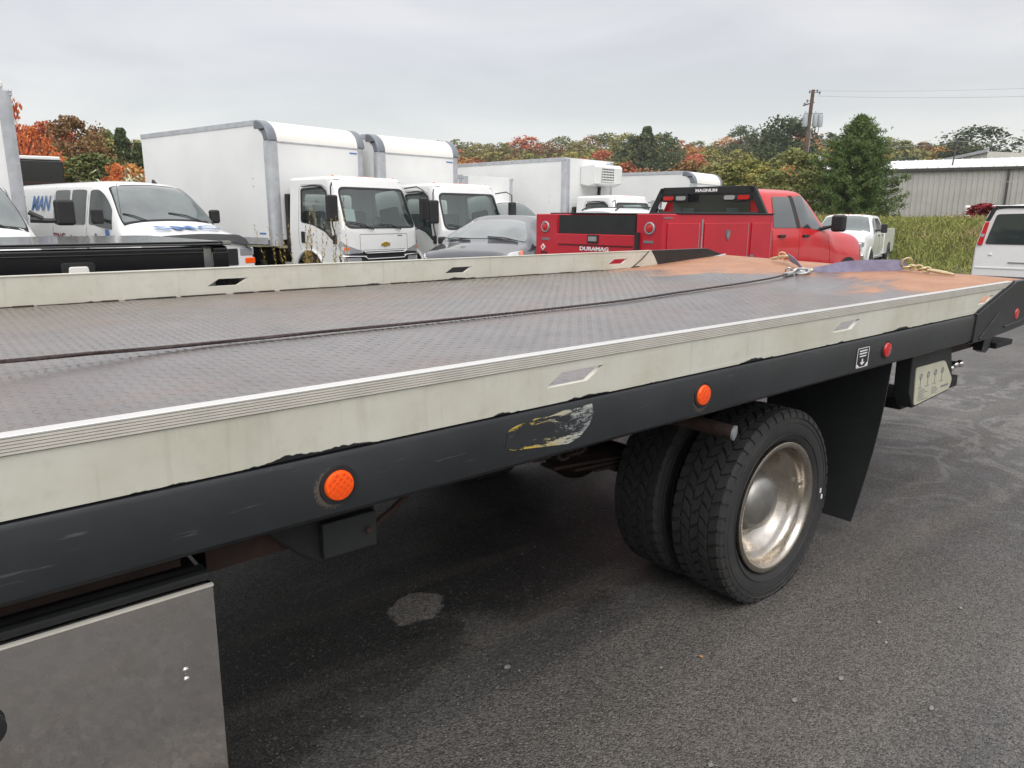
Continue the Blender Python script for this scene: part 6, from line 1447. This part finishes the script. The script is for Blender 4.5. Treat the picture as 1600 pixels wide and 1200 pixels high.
# left side trees behind the work van
for az, D, h, w, col, kind, lb, nl, sz in ((82.6, 36, .122, 1.4, 'bright_red', 'sparse', 'thin red maple with few leaves beside the tall box truck corner', 420, .45), (81.9, 40, .104, 2.0, 'bright_red', 'broad', 'bright orange red maple above the black trailer', 2400, .30), (80.9, 50, .110, 3.6, 'red', 'broad', 'dull red tree behind the black trailer', 2400, .28), (80.3, 55, .106, 3.2, 'red', 'broad', 'dark red tree next to the brown topped tree', 2400, .28), (79.5, 46, .118, 3.4, 'brown', 'broad', 'brown topped tree left of the conifers', 2400, .28), (78.6, 52, .098, 4.0, 'olive', 'broad', 'olive tree before the left conifers', 2400, .28), (77.9, 56, .104, 3.0, 'green', 'broad', 'pale green tree beside the dark conifer', 2400, .28), (76.9, 52, .107, 3.6, 'pine', 'conifer', 'dark conifer next to the nearest box truck rear', 2600, .26), (75.9, 50, .090, 3.4, 'pine', 'conifer', 'dark conifer half hidden by the nearest box truck', 2600, .26), (79.0, 44, .075, 4.2, 'green', 'broad', 'low green bush behind the rusty beam', 2400, .28), (77.3, 40, .066, 1.5, 'bright_red', 'broad', 'small red shrub behind the white work van roof', 1400, .42), (76.4, 40, .066, 1.7, 'orange', 'broad', 'small orange shrub beside the box truck rear', 1400, .42), (80.5, 44, .072, 4.4, 'green', 'broad', 'low green bush right of the black trailer', 2400, .28)):
    x, y = pol(az, D); h = topel(az, D, h * .92); nl, sz = (nl * 3, sz * .62) if kind != 'sparse' else (nl, sz * .7); tree('conifer_tree' if kind == 'conifer' else ('shrub' if h < 4 else 'maple_tree' if 'red' in col else 'broadleaf_tree'), x, y, h, w, col, kind, lb, 'tree' if h >= 4 else 'shrub', 'trees behind the work van', nl, sz, 11)
# reeds behind the van roof
LMreed = leaf_mat('reed_leaves', (.40, .42, .27), (.52, .50, .36), 1.0)
for k, (az, D, h) in enumerate(((79.0, 27, 2.55), (78.2, 27, 2.75), (77.3, 26, 3.2), (76.6, 27, 2.9), (75.9, 26, 2.6))):
    rr = random.Random(40 + k); mb = MB(); x, y = pol(az, D)
    for s in range(9):
        bx, by = rr.uniform(-.4, .4), rr.uniform(-.4, .4); hh = h * rr.uniform(.75, 1.0); a = rr.uniform(0, 6.28)
        mb.tube([(bx, by, 0), (bx + .05, by, hh * .6), (bx + .12 * math.cos(a), by + .12 * math.sin(a), hh)], [.012, .009, .004], 4)
        for q in range(8):
            z = hh * (.3 + .085 * q); b = rr.uniform(0, 6.28); L_ = rr.uniform(.45, .8); c, s_ = math.cos(b), math.sin(b)
            P = [Vector((bx, by, z)), Vector((bx + c * L_ * .45, by + s_ * L_ * .45, z + .22)), Vector((bx + c * L_, by + s_ * L_, z + .08))]
            for p, q2, w0, w1 in ((P[0], P[1], .018, .032), (P[1], P[2], .032, .003)):
                sv = Vector((-s_, c, 0)); mb.add([p - sv * w0, p + sv * w0, q2 + sv * w1, q2 - sv * w1], [(0, 1, 2, 3)])
    o = mb.build('reed_clump', LMreed, None, loc=(x, y, ground(x, y) - .02)); tag(o, ['first reed clump from the left above the van roof', 'second reed clump from the left above the van roof', 'tallest reed clump behind the van roof', 'reed clump right of the tallest one behind the van', 'reed clump against the rear edge of the nearest box truck'][k], 'reeds', 'reed clumps behind the van')
# tall weed by the nearest box truck cab, showing above the far rail
WMt = leaf_mat('weed_leaves', (.17, .18, .05), (.34, .22, .06), 3)
for k, (az, D, h, nst) in enumerate(((66.3, 9.6, 1.10, 10), (64.9, 9.9, 1.20, 5), (63.1, 10.4, 1.28, 4))):
    rr = random.Random(60 + k); mb = MB(); x, y = pol(az, D)
    for s in range(nst):
        bx, by = rr.uniform(-.14, .14), rr.uniform(-.1, .1); hh = h * rr.uniform(.82, 1.0); lean = Vector((rr.uniform(-.25, .25), rr.uniform(-.2, .2), 0)) * (1.2 if k == 0 else .3); tip = Vector((bx, by, 0)) + lean + Vector((0, 0, hh))
        mb.tube([(bx, by, 0), (bx + lean.x * .3, by + lean.y * .3, hh * .5), tip], [.006, .005, .002], 4)
        for q in range(70):
            t = .45 + .55 * q / 40; c = Vector((bx, by, 0)).lerp(tip, t); b = rr.uniform(0, 6.28); L_ = rr.uniform(.04, .09) * (1.3 - .6 * t); dv = Vector((math.cos(b), math.sin(b), .7)); sv = Vector((-math.sin(b), math.cos(b), 0)) * .007
            mb.add([c - sv, c + sv, c + dv * L_], [(0, 1, 2)])
    o = mb.build('weed', WMt, None, loc=(x, y, 0)); tag(o, ['bushy yellow orange weed before the nearest box truck wheel', 'thin tall weed before the nearest cab door', 'thin tall weed before the nearest cab corner'][k], 'weed', 'weeds between the tow truck and box trucks')

# ------------------------------------------------------------------ weedy bank
def weed_field():
    rg = np.random.default_rng(9); n = 110000
    X = rg.uniform(20, 50, n * 2); Y = rg.uniform(-6, 34, n * 2); b = X + .45 * (Y - 10); keep = (b > 27.7 + rg.normal(0, .25, n * 2)) & (b < 44) & (Y - .1 * X < 31); X = X[keep][:n]; Y = Y[keep][:n]; n = len(X)
    Z = np.array([ground(a, c) for a, c in zip(X, Y)]) - .02
    patch = np.sin(X * .9 + Y * .35) + np.sin(Y * .8 - X * .4 + 1) + .8 * np.sin(X * 2.3) * np.sin(Y * 1.9) + rg.normal(0, .5, n)
    edge = np.clip((X + .45 * (Y - 10) - 27.5) / 2.5, .18, 1)
    H_ = rg.uniform(.14, .40, n) * edge * (1 + .30 * (patch > .6)); a = rg.uniform(0, 2 * PI, n); ln = rg.uniform(.1, .9, n) * H_
    w = rg.uniform(.010, .024, n)
    V = np.zeros((n, 5, 3)); dx, dy = np.cos(a), np.sin(a); b2 = rg.uniform(0, 2 * PI, n); lx, ly = np.cos(b2) * ln, np.sin(b2) * ln
    for k, (hh, ww, lf) in enumerate(((0, .7, 0), (0, -.7, 0), (.55, -1, .4), (.55, 1, .4), (1, 0, 1))):
        V[:, k, 0] = X + dx * w * ww + lx * lf; V[:, k, 1] = Y + dy * w * ww + ly * lf; V[:, k, 2] = Z + H_ * hh
    groups = {'bank_grass': (patch <= .9), 'dry_weeds': (patch > .9)}
    mats = {'bank_grass': leaf_mat('bank_grass', (.16, .20, .055), (.27, .29, .09), .5, .12), 'dry_weeds': leaf_mat('dry_weeds', (.36, .27, .14), (.40, .32, .18), .5, .12)}
    for nm, k in groups.items():
        Vk = V[k]; m = len(Vk); F4 = np.arange(m)[:, None] * 5
        idx = np.concatenate([F4 + np.array([[0, 1, 2, 3]]), ], 1); tri = F4 + np.array([[3, 2, 4]])
        loops = np.concatenate([idx, tri], 1).ravel(); st = np.stack([np.arange(m) * 7, np.arange(m) * 7 + 4], 1).ravel(); tot = np.tile([4, 3], m)
        me = bpy.data.meshes.new(nm); me.vertices.add(m * 5); me.vertices.foreach_set('co', Vk.ravel()); me.loops.add(m * 7); me.loops.foreach_set('vertex_index', loops.astype(np.int32)); me.polygons.add(m * 2); me.polygons.foreach_set('loop_start', st.astype(np.int32)); me.polygons.foreach_set('loop_total', tot.astype(np.int32)); me.update(calc_edges=True); me.materials.append(mats[nm])
        o = bpy.data.objects.new(nm, me); COL.objects.link(o); o['kind'] = 'stuff'; tag(o, 'green grass and weeds covering the bank' if nm == 'bank_grass' else 'tan dry weeds in patches on the bank', 'grass' if nm == 'bank_grass' else 'weeds')
    # leafy weed tops
    m = 45000; k = rg.integers(0, n, m); C_ = np.stack([X[k], Y[k], Z[k] + H_[k] * rg.uniform(.5, 1.15, m)], 1)
    o = bpy.data.objects.new('leafy_weeds', quads_mesh('leafy_weeds', C_, rg.uniform(.02, .05, m), LM['yellow'], rg)); COL.objects.link(o); o['kind'] = 'stuff'; tag(o, 'leafy yellow green weed tops scattered over the bank', 'weeds')
weed_field()

# ------------------------------------------------------------------ metal buildings, pole, wires
M['siding'] = mat('corrugated_siding', (.50, .49, .46), .55, .15, var2=(.42, .41, .385), vscale=.7)
M['roofmetal'] = mat('white_metal_roof', (.80, .80, .79), .4, .1, var=.08, vscale=.6)
M['gutter'] = mat('dark_gutter', (.06, .058, .055), .6)
A = Vector((*pol(29.5, 57), 0)); B = Vector((*pol(9, 57), 0)); LB = (B - A).length; angB = math.atan2(B.y - A.y, B.x - A.x)
BD = empty('metal_building', (A.x, A.y, 1.12), angB, 'long low metal building with pale corrugated wall and white roof behind the pine', 'building')
# local frame: x along the wall (to the right), y away is +y? wall faces the camera on the -y or +y side
toC = Vector((-A.x, -A.y, 0)); nrm = Vector((-math.sin(angB), math.cos(angB), 0)); sg = 1 if toC.dot(nrm) > 0 else -1
wh = 3.45; panel_w = 1.0; npan = int(LB / panel_w)
pv = []; st_ = .30
def corr(x0, x1, z0, z1, yoff):
    mb = MB(); prof = []; x = x0
    while x < x1 - .01:
        prof += [(x, 0), (x + st_ * .55, 0), (x + st_ * .65, .045), (x + st_ * .9, .045)]; x += st_
    prof.append((x1, 0)); n = len(prof)
    mb.add([(px, sg * (yoff + q), z) for z in (z0, z1) for px, q in prof], [(i, i + 1, n + i + 1, n + i) for i in range(n - 1)]); return mb
pm = corr(0, 3.0, 0, wh, 0).mesh('wall_panel', M['siding'])
for k in range(int(LB / 3.0)):
    o = bpy.data.objects.new('wall_panel', pm); COL.objects.link(o); o.parent = BD; o.location = (k * 3.0, 0, 0)
MB().box(0, LB, min(-sg * .12, -sg * .02), max(-sg * .12, -sg * .02), -.8, wh).build('wall_core', M['siding'], BD)
MB().box(-.2, LB, min(sg * .06, sg * .22), max(sg * .06, sg * .22), wh - .12, wh + .04).build('gutter', M['gutter'], BD)
rf = MB(); n_ = int(LB / .6)
y0, y1 = sg * .25, -sg * 9.0
rf.add([(-.3, y0, wh + .06), (LB, y0, wh + .06), (LB, y1, wh + 1.15), (-.3, y1, wh + 1.15)], [(0, 1, 2, 3)])
for k in range(n_): rf.bar((k * .6, y0, wh + .09), (k * .6, y1, wh + 1.18), .05, .05)
rf.build('roof', M['roofmetal'], BD)
MB().prism([(0, 0), (0, wh), (-sg * -9.0 if False else 0, wh)], 0, 0, .01) if False else None
MB().add([(0, 0, 0), (0, 0, wh), (0, y1, wh + 1.12), (0, y1, 0)], [(0, 1, 2, 3)]).build('end_wall', M['siding'], BD)
xs_ = LB * (29.5 - 17.2) / 20.5; MB().box(xs_, xs_ + .13, min(0, sg * .16), max(0, sg * .16), 0, wh).build('downspout', M['gutter'], BD)
MB().lathe([(.18, 0), (.18, .6), (.26, .62), (.26, .8), (.0, .95)], (.8, -sg * 3, wh + .3), (0, 0, 1), 12).build('roof_vent', M['galv'], BD)
MB().tube([(LB * .45, -sg * 2, wh + .2), (LB * .455, -sg * 2, wh + 1.9)], .05, 6).build('wire_mast', M['gutter'], BD)
x2, y2 = pol(23.6, 76); x3, y3 = pol(18.4, 70); L2 = math.hypot(x3 - x2, y3 - y2); B2 = empty('metal_building', (x2, y2, 1.8), math.atan2(y3 - y2, x3 - x2), 'taller pale building rising behind the long metal building', 'building')
zb0, zb1 = 3.7, 4.75
mb = MB(); mb.add([(0, 0, 0), (L2, 0, 0), (L2, 0, zb1), (0, 0, zb0), (0, sg * -8, 0), (L2, sg * -8, 0), (L2, sg * -8, zb1), (0, sg * -8, zb0)], [(0, 1, 2, 3), (5, 4, 7, 6), (1, 5, 6, 2), (4, 0, 3, 7), (3, 2, 6, 7)]); mb.build('walls', mat('cream_siding', (.62, .61, .56), .6, var=.08, vscale=.5), B2)
MB().bar((-.1, sg * .08, zb0 + .05), (L2 + .1, sg * .08, zb1 + .05), .2, .22).build('roof_edge', M['alu'], B2)
for k in range(int(L2 / 1.0)): MB().bar((k * 1.0 + .5, sg * .03, 0), (k * 1.0 + .5, sg * .03, zb0 + (zb1 - zb0) * (k * 1.0 + .5) / L2 - .1), .05, .05).build('wall_rib', M['siding'], B2)
# vehicle roof in red and white behind the weeds at right
x, y = pol(17.6, 46); RV = empty('parked_camper', (x, y, ground(x, y) - .85), R(100), 'small red and white camper behind the crimson bush', 'camper')
MB().box(-1.0, 1.0, -2.2, 2.2, .45, 1.75).build('body', M['white'], RV, bev=.1); MB().box(-1.02, -1.0, -2.0, 2.0, 1.0, 1.35).box(1.0, 1.02, -2.0, 2.0, 1.0, 1.35).build('red_stripe', M['redlens'], RV)
for xx in (-.9, .9): wheel(RV, xx * .7, 0, .35, .35, .2, .2, 1)
# utility pole
x, y = pol(29.45, 50); gz = ground(x, y)
UP = empty('utility_pole', (x, y, gz), 0, 'leaning wooden utility pole with grey transformer cans', 'utility pole')
rt = cr_; topv = Vector((rt.x, rt.y, 0)) * .34; H_ = 8.95 - gz
UPt = MB().tube([(0, 0, -.5), topv * .5 + Vector((0, 0, H_ * .5)), topv + Vector((0, 0, H_))], [.14, .125, .10], 10); UPt.build('pole', M['pole_wood'], UP)
rx = Vector((rt.x, rt.y, 0)).normalized()
for d, nmz in ((-.28, 0), (.32, 1), (.62, 2)):
    c = topv * .85 + rx * d + Vector((0, 0, H_ - 1.75)); can = MB().lathe([(.0005, 0), (.15, 0), (.155, .05), (.155, .62), (.13, .68), (.0005, .70)], tuple(c - Vector((0, 0, .35))), (0, 0, 1), 14)
    if nmz < 2: can.tube([c + Vector((0, 0, .35)), c + Vector((0, 0, .55))], .03, 6)
    can.build('transformer', mat('transformer_grey', (.38, .42, .44), .45, .1), UP)
MB().bar(topv * .8 - rx * .35 + Vector((0, 0, H_ - 1.35)), topv * .8 + rx * .75 + Vector((0, 0, H_ - 1.35)), .08, .08).build('crossarm', M['galv'], UP)
MB().bar(topv * .9 - rx * .5 + Vector((0, 0, H_ - .9)), topv * .9 + rx * .15 + Vector((0, 0, H_ - .7)), .07, .07).build('bracket', M['pole_wood'], UP)
for d, z in ((-.45, -.8), (-.3, -.62), (.25, -.05), (.4, -.15), (-.2, -.1)):
    MB().lathe([(.03, 0), (.06, .04), (.03, .08), (.06, .12), (.02, .18)], tuple(topv + rx * d + Vector((0, 0, H_ + z - .1))), (0, 0, 1), 8).bar(topv + Vector((0, 0, H_ + z)), topv + rx * d + Vector((0, 0, H_ + z)), .03, .03).build('insulator', M['grey_ink'], UP)
MB().tube([topv * .8 + rx * .62 + Vector((0, 0, H_ - 2.0)), topv * .7 + rx * .58 + Vector((0, 0, H_ - 2.6)), topv * .5 + rx * .15 + Vector((0, 0, H_ - 3.2))], .02, 5).build('drop_wire', M['gutter'], UP)
MB().tube([topv * .5 + rx * .16 + Vector((0, 0, H_ * .45)), topv * .8 + rx * .14 + Vector((0, 0, H_ - 2.2))], .035, 6).build('conduit', M['galv'], UP)
base = Vector((x, y, gz)) + topv
wm = mat('overhead_wire', (.30, .31, .32), .6)
def wire(a, b, sag, r, lb):
    P = [a.lerp(b, t / 16) - Vector((0, 0, sag * 4 * (t / 16) * (1 - t / 16))) for t in range(17)]; o = MB().tube(P, r, 4).build('overhead_wire', wm); tag(o, lb, 'wire', 'overhead wires')
E1 = Vector((*pol(2, 56), 8.4))
wire(base + rx * .35 + Vector((0, 0, H_ - .05)), E1 + Vector((0, 0, .45)), .45, .006, 'upper overhead wire from the utility pole top to the right')
wire(base + rx * .25 + Vector((0, 0, H_ - .35)), E1, .5, .008, 'lower overhead wire from the utility pole to the right')
mst = BD.matrix_basis @ Vector((LB * .455, -sg * 2, wh + 1.85)) 
wire(base + Vector((0, 0, H_ - 3.0)), Vector((mst.x, mst.y, 1.12 + wh + 1.85)), .35, .010, 'service wire from the pole to the mast on the metal building')
wire(Vector((mst.x, mst.y, 1.12 + wh + 1.85)), Vector((*pol(8, 50), 5.2)), .3, .012, 'service wire running right from the building mast')
wire(Vector((*pol(24, 48), 4.0)), Vector((*pol(8, 46), 3.2)), .3, .010, 'low wire sagging across the front of the metal building')

# ------------------------------------------------------------------ trailer and rusty beam, far left
TR = empty('enclosed_trailer', (*pol(83.6, 24), -.0), R(-6), 'black enclosed trailer with white roof edge behind the work van', 'trailer')
MB().box(-1.6, 1.35, 0, 4.5, .55, 2.95).build('body', M['gloss_black'], TR, bev=.04); MB().box(-1.62, 1.30, -.02, 4.5, 2.95, 3.05).build('roof_cap', M['white'], TR, bev=.03)
for xx in (-.9, .7): wheel(TR, xx, .2, .36, .36, .22, .2, -1)
MB().tube([(1.6, -.4, 1.0), (1.65, -.4, 2.55)], .02, 5).build('marker_pole', M['wood'], TR)
RB = empty('steel_trailer', (*pol(80.5, 22.5), 0), R(-4), 'rusty steel beam trailer lying long behind the work van roof', 'trailer')
MB().box(-2.2, 3.3, -.08, .08, 2.14, 2.32).build('side_beam', M['rusty'], RB, bev=.01); MB().box(-2.2, 3.3, 2.2, 2.36, 2.14, 2.32).build('side_beam', M['rusty'], RB)
for xx in (-2.1, 0, 1.6, 3.2): MB().box(xx, xx + .1, -.06, 2.3, 0, 2.14).build('cross_frame', M['rusty'], RB)

# ------------------------------------------------------------------ stones and a fallen leaf on the asphalt
stm = mat('loose_stone', (.26, .25, .23), .85, var2=(.12, .115, .11), vscale=40)
rs = random.Random(4)
spots = [(2.62, .98), (2.74, 1.06), (2.35, .72), (2.28, .98), (3.1, .9), (1.6, 1.02), (1.95, .62), (1.45, 1.75), (3.75, .75), (3.3, .55), (2.05, 1.02), (1.2, .72)]
wrd = ['beside the dual wheel', 'right of the wheel contact', 'in the lower right foreground', 'left of the foreground pebbles', 'toward the mud flap', 'under the beam near the wheel', 'in the bottom right foreground', 'near the pale dry patch', 'far right of the wheel', 'at the right side of the lot foreground', 'directly below the hub', 'at the bottom centre']
for k, (x, y) in enumerate(spots):
    r_ = rs.uniform(.006, .011); mb = MB().sphere((0, 0, 0), r_, 8, (1.3, 1, .6)); mb.v = [(a * rs.uniform(.8, 1.2), b * rs.uniform(.8, 1.2), c * rs.uniform(.85, 1.1)) for a, b, c in mb.v]
    o = mb.build('pebble', stm, None, loc=(x, y, r_ * .5)); tag(o, 'small pale pebble on asphalt ' + wrd[k], 'pebble', 'pebbles on the asphalt')
n = 2600; C_ = np.stack([rg.uniform(.3, 7, n), rg.uniform(-.3, 3.5, n), rg.uniform(.0005, .002, n)], 1)
gmb = MB()
for c in C_:
    r_ = rs.uniform(.0015, .0030) if rs.random() < .9 else rs.uniform(.003, .006); gmb.add([(c[0] - r_, c[1], 0), (c[0], c[1] - r_, 0), (c[0] + r_, c[1] + r_ * .2, 0), (c[0], c[1] + r_, 0), (c[0], c[1], r_ * .9)], [(0, 1, 4), (1, 2, 4), (2, 3, 4), (3, 0, 4)])
o = gmb.build('grit', stm); o['kind'] = 'stuff'; tag(o, 'fine loose grit scattered over the asphalt', 'grit')
lf = MB().add([(0, -.008, 0), (.007, 0, .003), (.002, .009, 0), (-.006, .002, .002)], [(0, 1, 2, 3)]); o = lf.build('fallen_leaf', LM['orange'], None, loc=(2.02, 1.36, .003)); tag(o, 'tiny orange leaf on asphalt left of the wheel contact', 'leaf')
# ------------------------------------------------------------------ thin damp haze over the whole place
hz = MB().box(-700, 320, -330, 320, -2.2, 46).build('haze', None); hz['kind'] = 'stuff'; tag(hz, 'thin damp haze softening the far wooded hill', 'haze')
hm = bpy.data.materials.new('haze'); hm.use_nodes = True; ht = hm.node_tree; ht.nodes.clear()
ho = ht.nodes.new('ShaderNodeOutputMaterial'); hv = ht.nodes.new('ShaderNodeVolumePrincipled'); hv.inputs['Color'].default_value = (.93, .95, .97, 1); hv.inputs['Density'].default_value = .00033; hv.inputs['Anisotropy'].default_value = .1
ht.links.new(hv.outputs[0], ho.inputs['Volume']); hz.data.materials.append(hm)
